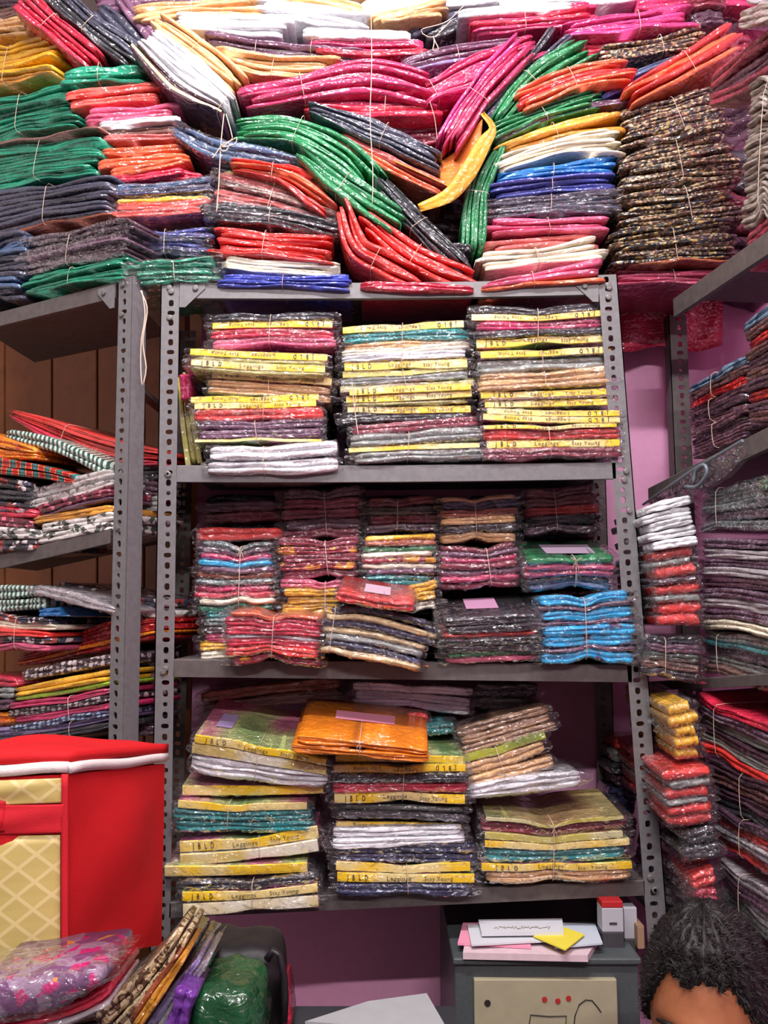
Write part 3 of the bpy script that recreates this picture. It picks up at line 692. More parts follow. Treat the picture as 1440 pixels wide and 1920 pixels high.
# yellow cloth thrown open
clo = empty('open_cloth', at(850, 370, Yp(1.70)))
cb = np.array(clo.location)
q = spline([(786, 390, 16), (842, 366, 28), (878, 322, 34), (908, 268, 28), (924, 240, 14), (904, 212, 9)], 24); mbv = []; fcs = []
for i, (x, y, t) in enumerate(q):
    tx = q[min(i + 1, 23)][:2] - q[max(i - 1, 0)][:2]; tx /= np.linalg.norm(tx); nx = np.array([-tx[1], tx[0]])
    for k, (o_, dd) in enumerate(((-.5, .006), (-.46, .0), (-.1, .001), (.12, .006), (.46, -.003), (.5, .006))):
        mbv.append(at(x + nx[0] * t * o_, y + nx[1] * t * o_, Yp(1.705 + dd)))
for i in range(23):
    for j in range(5): fcs.append((i * 6 + j, i * 6 + j + 1, (i + 1) * 6 + j + 1, (i + 1) * 6 + j))
e = mesh_obj('rolled_edge', mbv, fcs, cloth('cloth_sun_yellow', (228, 154, 40), .4), clo, cb)
e.modifiers.new('thick', 'SOLIDIFY').thickness = .003
fl = []; ff = []
for i in range(10):
    s = i / 9
    for j in range(7):
        u = j / 6
        a = np.array([735 + 110 * s, 302 + 50 * s]); b_ = np.array([905 - 50 * s * s, 225 + 135 * s])
        m_ = a * (1 - u) + b_ * u + np.array([0, 46 * math.sin(math.pi * u) * (1 - s) ** .8])
        fl.append(at(m_[0], m_[1], Yp(1.735 + .05 * math.sin(math.pi * u) * (1 - s))))
for i in range(9):
    for j in range(6): ff.append((i * 7 + j, i * 7 + j + 1, (i + 1) * 7 + j + 1, (i + 1) * 7 + j))
e = mesh_obj('flap', fl, ff, cloth('cloth_inner_orange', (232, 120, 40), .3), clo, cb); e.modifiers.new('thick', 'SOLIDIFY').thickness = .003
tag(clo, 'unwrapped yellow and orange cloth thrown open in the hollow of the heap', 'cloth')
# left of the hollow
B('slate blue bundle beneath the tied string at left of the middle', [(326, 238, 26), (400, 276, 40), (480, 290, 38), (556, 308, 24)], 'nb nb nb', 1.738, tie=None, wrap=1, group=g)
B('orange red bundle curving down above the salmon one', [(428, 306, 22), (530, 324, 42), (592, 360, 50), (634, 390, 34)], 'rd or rd', 1.726, tie=.35, group=g)
B('salmon bundle with an olive fold on top', [(392, 340, 56), (510, 368, 70), (634, 404, 40)], 'ol*.5 sa br sa sa', 1.744, tie=.5, wrap=1, group=g)
B('black bundle between the salmon and red bundles', [(388, 392, 40), (510, 402, 44), (632, 426, 36)], 'dk dk dk', 1.738, tie=.5, wrap=1, group=g)
B('red bundle above the cream one on the middle rack', [(394, 446, 54), (500, 456, 58), (624, 466, 50)], 'rd rd rd rd', 1.732, tie=.45, group=g)
B('cream bundle above the royal blue one', [(398, 488, 30), (500, 499, 26), (634, 503, 26)], 'cr cr', 1.738, tie=None, group=g)
B('royal blue bundle lying on the rack top edge', [(412, 524, 30), (540, 527, 22), (658, 530, 24)], 'rb rb', 1.676, tie=.5, group=g)
# right column of plain bundles
B('ochre bundle topping the right column of plain packs', [(928, 282, 18), (1040, 244, 36), (1167, 218, 36)], 'oc oc oc', 1.744, tie=.48, group=g)
B('cream bundle above the bright blue one in the right column', [(924, 312, 28), (1045, 274, 34), (1168, 260, 42)], 'cr cr cr', 1.738, tie=.5, group=g)
B('bright blue bundle in the right column of plain packs', [(922, 338, 26), (1040, 318, 28), (1164, 306, 32)], 'bl bl', 1.744, tie=.5, group=g)
B('indigo bundle beneath the bright blue one', [(918, 358, 26), (1040, 344, 28), (1162, 336, 30)], 'in in', 1.744, tie=.5, group=g)
B('slate bundle beneath the indigo one', [(914, 390, 36), (1036, 380, 38), (1162, 372, 42)], 'sl sl sl', 1.738, tie=.5, wrap=1, group=g)
B('pink bundle beneath the slate one in the right column', [(912, 422, 32), (1040, 420, 30), (1154, 416, 28)], 'pk pk', 1.738, tie=.5, group=g)
B('salmon pink pack above the cream packs in the right column', [(912, 458, 22), (1040, 450, 20), (1136, 448, 22)], 'sa sa', 1.744, tie=None, group=g)
B('cream bundle near the bottom of the right column', [(884, 490, 38), (1008, 480, 38), (1140, 464, 38)], 'cr cr', 1.726, tie=.48, bow=.4, group=g)
B('pink and orange bundle on the rack top at the right end', [(908, 536, 16), (1010, 520, 32), (1140, 504, 36)], 'pk pk or*.7', 1.676, tie=.4, group=g)
# printed column
B('floral print bundle topping the right print stack', [(1166, 240, 70), (1260, 215, 84), (1352, 190, 74)], 'pr pr pr pr pb pr', 1.744, tie=.55, group=g)
B('floral print bundle second from the top of the right print stack', [(1164, 316, 84), (1280, 296, 100), (1390, 278, 96)], 'pr pr pr pr pr pr', 1.738, tie=.5, group=g)
B('floral print bundle third from the top of the right print stack', [(1160, 396, 76), (1275, 384, 84), (1392, 366, 84)], 'pr pr pb pr pr pb', 1.738, tie=.55, group=g)
B('dark floral print bundle at the bottom of the right print stack', [(1152, 468, 68), (1270, 456, 76), (1386, 446, 76)], 'pb pr pb pr pb ru*.5', 1.738, tie=.5, group=g)
B('pink bundle lying on the pale board at right', [(1154, 516, 26), (1252, 516, 26), (1348, 516, 24)], 'pk pk', 1.774, tie=.55, group=g)
# top of the right rack
B('beige grey packs stacked at the right edge of the top heap', [(1392, 300, 260), (1460, 260, 300)], 'by by by by by by by by by by by by', RIGHT, tie=.6, fan=.1, group=g)
B('maroon pack slanting up at the right edge above the beige stack', [(1318, 190, 90), (1400, 130, 90), (1480, 70, 90)], 'mr dm mr', RIGHT.shift(.02), tie=None, group=g)
B('magenta pack beneath the beige stack at the right edge', [(1385, 470, 60), (1460, 420, 60)], 'mr cm', RIGHT, tie=None, group=g)
B('pale grey pack in the top right corner', [(1380, 20, 70), (1480, -10, 80)], 'gl by', RIGHT.shift(-.01), tie=None, group=g)

# ------------------------------------------------------------------ upper bay
g = 'dark filler packs added at the back of the bays'  # added filler in black and aubergine, so the bay backs read dark
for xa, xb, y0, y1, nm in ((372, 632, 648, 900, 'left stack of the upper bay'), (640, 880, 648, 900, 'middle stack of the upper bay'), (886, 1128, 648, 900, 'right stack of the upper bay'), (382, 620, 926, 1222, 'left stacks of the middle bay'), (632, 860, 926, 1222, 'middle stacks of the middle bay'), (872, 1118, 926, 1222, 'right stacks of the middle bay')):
    B('dark filler packs added for shade behind the ' + nm, [(xa, (y0 + y1) / 2, y1 - y0), (xb, (y0 + y1) / 2, y1 - y0)], 'dk dm dk dm dk dm', 1.95, dep=.08, tie=None, group=g)
g = 'legging bundles in the upper bay'
U = dict(wrap=1, group=g)
B('black, crimson and pink legging bundle topping the left stack of the upper bay', [(392, 622, 66), (510, 618, 68), (630, 620, 68)], 'dk*1.1 yl/r cm*1.3 pk*1.3', 1.70, tie=.46, **U)
B('olive legging packs with two yellow cards sliding left in the upper bay', [(354, 672, 42), (480, 680, 46), (612, 684, 46)], 'yl/r ol*.5 yl/c ol*.5', 1.68, tie=None, **U)
B('tan legging bundle with one yellow card in the left stack', [(390, 716, 44), (510, 722, 50), (628, 732, 44)], 'yl/c tn*.9 tn*.9', 1.70, tie=.48, **U)
B('legging bundle with two yellow cards over a red pack', [(358, 767, 52), (480, 765, 54), (602, 762, 54)], 'yl/r yl/c rd*1.8', 1.69, tie=.54, **U)
B('plum legging bundle above the white one', [(364, 810, 42), (484, 808, 42), (606, 806, 46)], 'pu*1.2 pu*1.2 yl/m*.4', 1.69, tie=.5, **U)
B('white legging bundle at the bottom of the left stack', [(386, 862, 54), (510, 862, 60), (632, 854, 58)], 'wh wh', 1.67, tie=.43, **U)
B('yellow edged packs leaning upright against the left post', [(364, 868, 34), (352, 790, 30), (340, 700, 16)], 'og/m ol og/m', 1.80, tie=None, group=g)
B('magenta pack standing behind the left stack', [(348, 750, 20), (346, 700, 24)], 'mg', 1.74, tie=None, group=g)
B('teal legging bundle topping the middle stack of the upper bay', [(638, 634, 50), (760, 628, 54), (880, 624, 54)], 'yl/r te*1.3 tn', 1.71, tie=.5, **U)
B('cream and white legging bundle with a card beneath', [(636, 676, 44), (760, 670, 50), (880, 664, 56)], 'cr*.9 wh yl/c*1.1', 1.70, tie=.5, **U)
B('pale olive legging packs under the cream and white bundle', [(640, 716, 42), (765, 710, 42), (886, 700, 44)], 'og/m gy og/m', 1.70, tie=.5, **U)
B('legging bundle of three yellow cards in the middle stack', [(648, 752, 50), (765, 748, 52), (886, 742, 52)], 'yl/c yl/c ol*.4 yl/c', 1.69, tie=.06, **U)
B('black legging pack under the three yellow cards', [(636, 785, 24), (755, 778, 24), (876, 775, 26)], 'dk dk', 1.70, tie=None, **U)
B('maroon legging pack in the middle stack', [(660, 806, 20), (775, 798, 20), (896, 788, 22)], 'mr', 1.69, tie=None, **U)
B('grey legging bundle at the bottom of the middle stack', [(656, 842, 54), (770, 836, 62), (906, 830, 60)], 'gy*1.5 yl/m*.6 gy*1.2', 1.68, tie=.43, **U)
B('black and magenta legging bundle topping the right stack of the upper bay', [(885, 612, 84), (1020, 610, 76), (1140, 602, 78)], 'dk*1.2 yl/r mg*1.3 dk yl/c*1.2', 1.70, tie=.5, **U)
B('grey legging bundle with an upside down card in the right stack', [(895, 680, 42), (1020, 674, 40), (1148, 668, 40)], 'yl/r gy*1.7', 1.70, tie=.5, **U)
B('tan legging bundle in the right stack', [(898, 718, 36), (1022, 712, 36), (1155, 700, 40)], 'tn tn tn', 1.69, tie=.5, **U)
B('legging packs with two yellow cards under the tan bundle', [(902, 750, 32), (1025, 747, 32), (1152, 742, 34)], 'yl/c br*.35 yl/c', 1.69, tie=None, **U)
B('legging packs with two upside down yellow cards in the right stack', [(904, 776, 26), (1030, 781, 26), (1166, 780, 24)], 'yl/r yl/r', 1.68, tie=None, **U)
B('red and maroon legging bundle at the bottom of the right stack', [(904, 830, 66), (1040, 828, 68), (1166, 826, 66)], 'yl/c*.6 rd*1.4 yl/c*1.1 mr*1.5', 1.68, tie=.5, **U)

# ------------------------------------------------------------------ middle bay
g = 'printed garment bundles in the middle bay'
U = dict(wrap=1.3, group=g)
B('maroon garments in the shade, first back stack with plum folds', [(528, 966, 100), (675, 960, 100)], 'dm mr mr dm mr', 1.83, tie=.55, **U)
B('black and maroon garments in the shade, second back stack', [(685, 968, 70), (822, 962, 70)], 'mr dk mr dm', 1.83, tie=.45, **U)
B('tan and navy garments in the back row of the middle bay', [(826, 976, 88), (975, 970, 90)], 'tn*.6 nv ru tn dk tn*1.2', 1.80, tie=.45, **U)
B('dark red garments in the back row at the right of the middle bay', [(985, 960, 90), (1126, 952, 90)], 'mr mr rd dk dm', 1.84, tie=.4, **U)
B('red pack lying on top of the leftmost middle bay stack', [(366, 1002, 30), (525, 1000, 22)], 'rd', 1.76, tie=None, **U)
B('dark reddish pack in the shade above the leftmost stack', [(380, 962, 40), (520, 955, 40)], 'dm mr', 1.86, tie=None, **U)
B('multicolour garment bundle at the left, with a sky blue and a cream layer', [(368, 1078, 134), (440, 1082, 134), (514, 1078, 128)], 'gt dm mg sb pu ru gt mg cm cr tg', 1.73, tie=.55, bow=.5, **U)
B('teal and yellow garment bundle on the shelf at far left of the middle bay', [(376, 1190, 92), (500, 1188, 92)], 'te gt dm mg ye cr', 1.73, tie=None, **U)
B('maroon garment bundle with gold print in the middle bay', [(522, 1048, 80), (600, 1046, 74), (672, 1044, 78)], 'mr ma mr ma mr', 1.74, tie=.6, **U)
B('pink and mustard garment bundle behind the red front pack', [(528, 1124, 76), (642, 1122, 72)], 'pk*1.2 ye ye ye ye', 1.72, tie=.7, **U)
B('garment bundle with mustard, cream and teal layers in the middle', [(680, 1052, 96), (750, 1050, 96), (816, 1050, 100)], 'ye ru gr cr ma cr pu te te', 1.73, tie=None, **U)
B('mustard pack beside the red tagged pack', [(770, 1122, 50), (822, 1112, 52)], 'ye ye cr', 1.71, tie=None, **U)
B('magenta and plum garment bundle under the tan and navy one', [(824, 1064, 84), (900, 1064, 80), (978, 1056, 86)], 'mr pu*.7 mg mr pu mg mr', 1.73, tie=.6, **U)
B('green topped garment bundle tied with a bow at right', [(985, 1080, 66), (1070, 1074, 62), (1152, 1078, 66)], 'gr pk pk dk nb', 1.71, tie=.56, bow=1, tilt=17, tagc=(.3, .8, .03, .11, (150, 130, 150)), dep=.17, wrap=1.3, group=g)
B('sky blue garment bundle at the right end of the middle bay', [(1012, 1182, 130), (1095, 1178, 132), (1190, 1172, 138)], 'bs pu*.4 bs pu*.4 bs bs pu*.4 bs', 1.66, tie=.5, wrap=1.6, group=g)
B('black garment bundle with red ends and a mauve tag on top', [(832, 1203, 92), (915, 1200, 92), (1006, 1196, 92)], 'dk*1.2 dk rd*.7 dk dk gr*.7 pk*.8', 1.66, tie=None, tilt=17, tagc=(.3, .66, .05, .12, (176, 128, 160)), dep=.17, wrap=1.4, group=g)
B('red garment bundle in front at the left of the middle bay', [(424, 1198, 104), (510, 1196, 96), (606, 1206, 92)], 'or*.6 cm*1.2 cm wh*.5 cm rd*1.2 ma', 1.64, tie=.46, tilt=6, pinch=.22, wrap=1.4, group=g)
B('red tagged pack lying on the navy and cream bundle', [(632, 1118, 20), (705, 1132, 22), (776, 1140, 20)], 'rd', 1.60, tie=None, tilt=16, dep=.14, tagc=(.35, .7, .03, .09, (188, 160, 176)), **U)
B('navy and cream garment bundle sliding down at the front', [(608, 1180, 100), (700, 1190, 96), (798, 1214, 86)], 'nv cb nv cb gy nv cb', 1.63, tie=.08, wrap=1.4, group=g)
B('navy pack end poking out right of the navy and cream bundle', [(720, 1168, 40), (822, 1196, 34)], 'nv cb nv', 1.68, tie=None, **U)

# ------------------------------------------------------------------ lower bay
g = 'legging bundles in the lower bay'
U = dict(wrap=1, group=g)
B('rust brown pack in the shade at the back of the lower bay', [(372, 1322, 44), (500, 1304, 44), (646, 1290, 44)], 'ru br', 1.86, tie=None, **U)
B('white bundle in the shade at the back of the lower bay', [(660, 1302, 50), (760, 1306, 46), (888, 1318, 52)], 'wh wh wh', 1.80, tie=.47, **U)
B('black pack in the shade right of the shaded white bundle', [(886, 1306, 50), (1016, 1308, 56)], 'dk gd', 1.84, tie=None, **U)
B('teal pack end behind the orange pack', [(790, 1368, 26), (858, 1364, 24)], 'te', 1.74, tie=None, **U)
B('red pack end behind the orange pack', [(740, 1350, 30), (802, 1352, 26)], 'rd', 1.75, tie=None, **U)
B('magazine fronted bundle with white leggings topping the left stack', [(358, 1412, 76), (480, 1432, 84), (616, 1454, 60)], 'yl/c*.7 wm/m*.9 wh*1.5', 1.67, tie=.5, tilt=13, dep=.22, tagc=(.12, .24, .05, .12, (140, 120, 160)), wrap=1, group=g)
B('purple fronted pack with a pale card in the left stack', [(336, 1484, 20), (470, 1484, 20), (606, 1482, 16)], 'yl/m', 1.69, tie=None, tilt=9, **U)
B('teal legging bundle with a card on top in the left stack', [(326, 1530, 62), (440, 1534, 58), (584, 1532, 58)], 'yl/m*.7 te te', 1.68, tie=.42, tilt=6, **U)
B('bundle of two pale cards sloping up to the right in the left stack', [(336, 1602, 46), (470, 1592, 42), (604, 1572, 50)], 'yl/c wm/m', 1.68, tie=.55, tilt=5, **U)
B('green covered pack with a yellow card edge reaching furthest left', [(306, 1636, 22), (440, 1634, 20), (578, 1628, 20)], 'yl/m', 1.67, tie=None, tilt=8, **U)
B('black legging bundle with a blue ended card at the bottom left', [(334, 1686, 66), (470, 1680, 60), (602, 1668, 58)], 'dk yl/c*.9 wm/m*1.2', 1.66, tie=.53, **U)
B('bright orange pack tied with string on top of the middle stack', [(549, 1396, 34), (672, 1404, 34), (810, 1420, 26)], 'oo oo', 1.61, tie=.48, bow=.3, tilt=16, dep=.19, tagc=(.3, .75, .09, .13, (188, 120, 140)), group=g)
B('magazine covered pack under the orange one', [(626, 1424, 14), (750, 1424, 14), (872, 1426, 14)], 'yl/m', 1.69, tie=None, tilt=14, **U)
B('legging bundle of black and crimson packs in the middle stack', [(622, 1472, 74), (750, 1470, 72), (880, 1470, 74)], 'yl/r*.9 dk*1.1 cm*1.2 yl/c*1.1', 1.68, tie=.52, **U)
B('dark grey legging folds in the middle stack', [(626, 1520, 26), (750, 1522, 24), (876, 1528, 24)], 'gd dk', 1.69, tie=None, **U)
B('yellow card edge above the white pack in the middle stack', [(622, 1546, 14), (750, 1548, 14), (872, 1550, 12)], 'yl/r', 1.70, tie=None, **U)
B('white legging pack in the middle stack', [(614, 1574, 38), (740, 1570, 36), (874, 1564, 28)], 'wh wh', 1.67, tie=None, **U)
B('navy legging pack under the white one', [(622, 1602, 32), (760, 1600, 38), (896, 1602, 36)], 'nv nv', 1.67, tie=None, **U)
B('navy legging bundle with two cards at the bottom of the middle stack', [(626, 1648, 62), (755, 1650, 60), (892, 1650, 60)], 'yl/m yl/c nv*1.4', 1.67, tie=.52, **U)
B('brown beige bundle leaning in the right stack', [(858, 1394, 52), (950, 1366, 52), (1036, 1342, 46)], 'bo bo bo', 1.72, tie=None, **U)
B('tan bundle with a lime card under the brown beige one', [(866, 1450, 62), (950, 1428, 72), (1030, 1404, 64)], 'lg/m*.7 tn tn', 1.71, tie=.45, **U)
B('clear and white pack sloping under the tan bundle', [(878, 1486, 26), (980, 1472, 38), (1090, 1458, 28)], 'wh', 1.70, tie=None, wrap=2, group=g)
B('bundle of maroon and teal leggings with a bow at lower right', [(905, 1594, 124), (1034, 1598, 120), (1180, 1590, 118)], 'og/m*.5 mr*1.5 og/m yl/m teb*1.9 yl/c*1.1 tn*1.7'.replace('teb', 'te'), 1.67, tie=.46, bow=.4, tilt=4, dep=.2, wrap=1.2, group=g)

# ------------------------------------------------------------------ left rack bays
g = 'printed cloth packs on the left rack'
U = dict(group=g)
LS = LEFT
B('red pack slanting down on top of the left rack upper pile', [(12, 772, 16), (110, 812, 50), (205, 848, 56), (292, 858, 28)], 'rd rd cm', LS.shift(.10), tie=.42, **U)
B('green chevron print pack slanting below the red one', [(4, 812, 22), (100, 836, 28), (194, 880, 28)], 'ch', LS.shift(.02), tie=None, **U)
B('orange print pack at the left edge of the left rack', [(-60, 830, 60), (62, 850, 28)], 'ox ox', LS.shift(.01), tie=None, **U)
B('patchwork striped pack at the left edge under the orange print', [(-60, 868, 34), (60, 882, 28), (132, 898, 16)], 'pc pc', LS, tie=None, **U)
B('black and white print packs at the left edge of the upper pile', [(-60, 922, 80), (54, 932, 62)], 'wd dk wd', LS, tie=None, **U)
B('white leaf print pack in the upper left pile', [(46, 938, 40), (130, 916, 48), (207, 892, 34)], 'wl wl', LS.shift(.01), tie=None, wrap=1, **U)
B('mauve floral pack under the white leaf print', [(62, 962, 26), (130, 942, 26), (208, 924, 22)], 'mf pu*.5', LS, tie=None, **U)
B('ochre edged pack in the upper left pile', [(58, 976, 16), (130, 966, 16), (208, 952, 16)], 'oc', LS, tie=None, **U)
B('green and white leaf print packs on the upper left tray', [(64, 1002, 38), (130, 990, 38), (208, 974, 38)], 'wl wl', LS.shift(-.005), tie=None, **U)
B('crimson and pink packs at the left edge above the tray', [(-60, 962, 40), (62, 974, 36)], 'cm mf', LS, tie=None, **U)
B('pale leaf print packs on the tray at the left edge', [(-60, 1010, 56), (64, 1012, 40)], 'wl wd', LS.shift(-.008), tie=None, **U)
B('green chevron print packs topping the lower left pile', [(-60, 1125, 56), (84, 1120, 46)], 'ch ch', LS, tie=None, **U)
B('small blue pack corner beside the chevron print', [(66, 1150, 14), (112, 1146, 20)], 'bl', LS, tie=None, **U)
B('silvery pack slanting down in the lower left pile', [(56, 1104, 16), (130, 1120, 26), (208, 1144, 14)], 'gl', LS.shift(-.01), tie=None, wrap=1, **U)
B('white floral pack behind the silvery one', [(102, 1098, 20), (208, 1126, 34), (288, 1142, 40)], 'wd wl', LS.shift(.095), tie=None, **U)
B('pile of print packs at the left edge with cream and red layers', [(-60, 1182, 84), (94, 1190, 60)], 'wd cr rd wd pk', LS, tie=.6, **U)
B('red paisley bundle with an orange hem in the lower left pile', [(26, 1240, 22), (110, 1218, 44), (200, 1192, 54), (292, 1176, 34)], 'rx rx*1.2 ox*.6 rx*.6', LS.shift(.085), tie=.42, **U)
B('grey dotted print pack under the red paisley', [(36, 1268, 22), (120, 1252, 22), (206, 1236, 22)], 'dt', LS.shift(.01), tie=None, **U)
B('yellow and lime packs in the lower left pile', [(20, 1303, 26), (110, 1288, 32), (204, 1270, 32)], 'ye*1.2 ye li', LS, tie=None, **U)
B('bundle of magenta and dotted packs in the lower left pile', [(10, 1346, 54), (100, 1334, 54), (204, 1316, 52)], 'mg dt mg db', LS, tie=.62, **U)
B('lavender and black packs at the bottom of the left pile', [(-60, 1388, 40), (100, 1372, 30), (204, 1352, 30)], 'lv dk', LS, tie=.72, **U)
B('crimson and grey packs at the left edge of the lower pile', [(-60, 1312, 95), (20, 1312, 88)], 'cm gy dm ox', LS, tie=None, **U)
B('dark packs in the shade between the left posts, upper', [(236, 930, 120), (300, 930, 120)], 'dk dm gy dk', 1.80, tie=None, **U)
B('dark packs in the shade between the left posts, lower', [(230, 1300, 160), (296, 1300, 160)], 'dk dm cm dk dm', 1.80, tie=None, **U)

# ------------------------------------------------------------------ right rack
g = 'stacked packs on the right rack'
U = dict(group=g)
B('printed packs topped by a blue one at the right edge of the upper right shelf', [(1392, 702, 190), (1490, 655, 260)], 'bx mp rx mp dm mp dm rx dm mp', RIGHT, tie=None, **U)
B('bundle with a blue print and a rust print pack on the upper right shelf', [(1286, 748, 46), (1345, 718, 52), (1396, 692, 56)], 'bx mp rx', RIGHT.shift(.02), tie=.5, **U)
B('plum print bundle under the blue and rust print one', [(1286, 790, 44), (1345, 764, 50), (1398, 742, 56)], 'pm dm pm', RIGHT.shift(.02), tie=.45, **U)
B('plum print bundle lying on the upper right shelf', [(1290, 838, 50), (1345, 814, 56), (1398, 790, 60)], 'pm dm pm pm', RIGHT.shift(.02), tie=.5, **U)
B('white folded bundle at the top of the middle right shelf', [(1212, 992, 86), (1255, 982, 92), (1310, 972, 96)], 'wh wh wh wh wh', 1.62, tie=None, dep=.24, lob=2, **U)
B('bundle of red and grey packs under the white folded one', [(1226, 1104, 140), (1312, 1094, 152)], 'rd gy*.6 rd dm*.5 rd gy*.6 rd rd', 1.63, tie=None, dep=.28, lob=1, wrap=1, **U)
B('dark bundle tied with pale string under the red and grey packs', [(1214, 1228, 78), (1260, 1232, 82), (1316, 1236, 86)], 'dk pu gd br dk', 1.64, tie=.3, dep=.26, wrap=1, **U)
R2 = Plane((.64, 1.6, 0), (1, .16, 0))
B('grey green wrapped bundle topping the stack at the right edge', [(1310, 960, 84), (1380, 948, 92), (1480, 936, 110)], 'gt gd gt pu gt', R2, tie=.22, wrap=1, **U)
B('grey and plum print stack at the right edge under the grey green bundle', [(1308, 1094, 172), (1380, 1096, 172), (1480, 1110, 190)], 'pv gl pv*.7 gl dm pv gl pv cr', R2.shift(-.005), tie=None, **U)
B('grey and teal bundle tied with string low on the middle right shelf', [(1312, 1218, 84), (1380, 1232, 90), (1480, 1258, 100)], 'gy te*.6 pv gy br', R2, tie=.25, wrap=1, **U)
B('dark teal wrapped pack at the right edge by the grey green bundle', [(1416, 920, 40), (1490, 912, 50)], 'gr dk', R2.shift(-.02), tie=None, wrap=1, **U)
B('yellow bundle at the top of the lower right shelf', [(1262, 1376, 100), (1312, 1366, 108)], 'ye ye ye ye ye', 1.58, tie=None, dep=.28, tilt=4, lob=1, wrap=1, **U)
B('bundle of red and grey packs under the yellow one', [(1252, 1500, 106), (1336, 1490, 108)], 'rd gy*.7 rd gy*.5 rd rd', 1.57, tie=None, dep=.3, tilt=4, lob=1, wrap=1, **U)
B('black wrapped pack under the red and grey packs at lower right', [(1284, 1590, 54), (1348, 1578, 60)], 'dk dk', 1.57, tie=None, dep=.26, wrap=1.5, **U)
B('crumpled red pack low in the right corner', [(1300, 1668, 60), (1346, 1660, 70)], 'rd cm', 1.58, tie=None, dep=.2, wrap=1.5, **U)
B('white pack at the bottom of the right corner', [(1308, 1712, 26), (1350, 1716, 30)], 'wh', 1.58, tie=None, dep=.2, wrap=1.5, **U)
B('crimson topped bundle at the right edge of the lower right shelf', [(1306, 1350, 110), (1380, 1388, 116), (1480, 1434, 130)], 'cm pv gy dm gy rd', R2.shift(-.01), tie=.25, tilt=3, **U)
B('dark print bundle under the crimson topped one', [(1326, 1462, 92), (1390, 1492, 96), (1480, 1536, 104)], 'dm mp dm dk', R2.shift(-.005), tie=.45, **U)
B('red and pale bundle under the dark print one', [(1336, 1540, 74), (1390, 1572, 80), (1480, 1620, 90)], 'pu rd gl rd', R2, tie=.4, wrap=1, **U)
B('pale grey and plum bundle at the bottom right', [(1344, 1640, 80), (1390, 1680, 92), (1480, 1750, 110)], 'gl pu gl gd', R2, tie=.35, wrap=1, **U)
B('red pack standing behind the right post of the middle rack', [(1148, 1430, 90), (1230, 1432, 90)], 'rd gy dk dm', 1.90, tie=None, dep=.12, **U)
B('dark crumpled pack in the corner behind the lower right bundle', [(1128, 1520, 90), (1196, 1530, 90)], 'nv pu', 1.90, tie=None, dep=.1, **U)
B('dark packs in the lower corner behind the right post', [(1236, 1660, 120), (1300, 1680, 120)], 'dk nv gl dk', 1.76, tie=None, dep=.2, wrap=1, **U)

# ------------------------------------------------------------------ red storage bag
def atz(x, y, z):
    r = FWD + RGT * (x - 720) / F + UPV * (960 - y) / F
    return CAM + r * ((z - EYE) / r[2])
def fabric(name, c, var=.12):
    k = N(name); v = k.coords((1, 1, 1)); nz = k.n('ShaderNodeTexNoise', i_Scale=700.0, i_Detail=2.0); k.l(v, nz.inputs['Vector'])
    n2 = k.n('ShaderNodeTexNoise', i_Scale=9.0, i_Detail=2.0); k.l(v, n2.inputs['Vector'])
    mx = k.n('ShaderNodeMix', data_type='RGBA'); mx.inputs[6].default_value = lin(c); mx.inputs[7].default_value = lin([q * (1 - var) for q in c]); k.l(n2.outputs[0], mx.inputs[0]); k.l(mx.outputs[2], k.b.inputs['Base Color'])
    ad = k.n('ShaderNodeMath', operation='MULTIPLY_ADD'); k.l(n2.outputs[0], ad.inputs[0]); ad.inputs[1].default_value = 9.0; k.l(nz.outputs[0], ad.inputs[2])
    bp = k.n('ShaderNodeBump', i_Strength=.35, i_Distance=.0015); k.l(ad.outputs[0], bp.inputs['Height']); k.l(bp.outputs[0], k.b.inputs['Normal'])
    k.b.inputs['Roughness'].default_value = .75; k.b.inputs['Specular IOR Level'].default_value = .2
    return k.m
REDF = fabric('red_nonwoven', (206, 30, 36))
REDB = fabric('red_band', (206, 36, 48))
def lattice_mat():
    k = N('cream_lattice'); tc = k.n('ShaderNodeTexCoord'); out = []
    for a in (.9, -.9):
        mp = k.n('ShaderNodeMapping'); mp.inputs['Rotation'].default_value = (0, a, 0); mp.inputs['Scale'].default_value = (1, .001, 1); k.l(tc.outputs['Object'], mp.inputs[0])
        wv = k.n('ShaderNodeTexWave', i_Scale=11.5, i_Distortion=.15); wv.bands_direction = 'X'; k.l(mp.outputs[0], wv.inputs['Vector']); out.append(wv.outputs[0])
    mxm = k.n('ShaderNodeMath', operation='MAXIMUM'); k.l(out[0], mxm.inputs[0]); k.l(out[1], mxm.inputs[1])
    rp = k.n('ShaderNodeValToRGB'); k.l(mxm.outputs[0], rp.inputs[0]); e = rp.color_ramp.elements
    e[0].position = .90; e[0].color = lin((196, 178, 106)); e[1].position = .96; e[1].color = lin((216, 200, 138)); k.l(rp.outputs[0], k.b.inputs['Base Color'])
    bp = k.n('ShaderNodeBump', i_Strength=.3, i_Distance=.001); k.l(mxm.outputs[0], bp.inputs['Height']); k.l(bp.outputs[0], k.b.inputs['Normal'])
    k.b.inputs['Roughness'].default_value = .45; return k.m
LAT = lattice_mat()
YF, YR = Yp(1.20), Yp(1.46)
ft, fb = at(127, 1452, YF), at(110, 1802, YF)
rt_, rb_ = at(309, 1432, YR), at(303, 1772, YR)
lt_, lb_ = at(-140, 1462, Yp(1.17)), at(-140, 1830, Yp(1.17))
bt_, bb_ = lt_ + (rt_ - ft), lb_ + (rb_ - fb)
bag = empty('storage_bag', (ft + rt_ + lt_ + bt_) / 4 * [1, 1, 0] + [0, 0, fb[2]]); bg0 = np.array(bag.location)
tag(bag, 'red fabric storage bag with white zip and cream lattice window', 'bag')
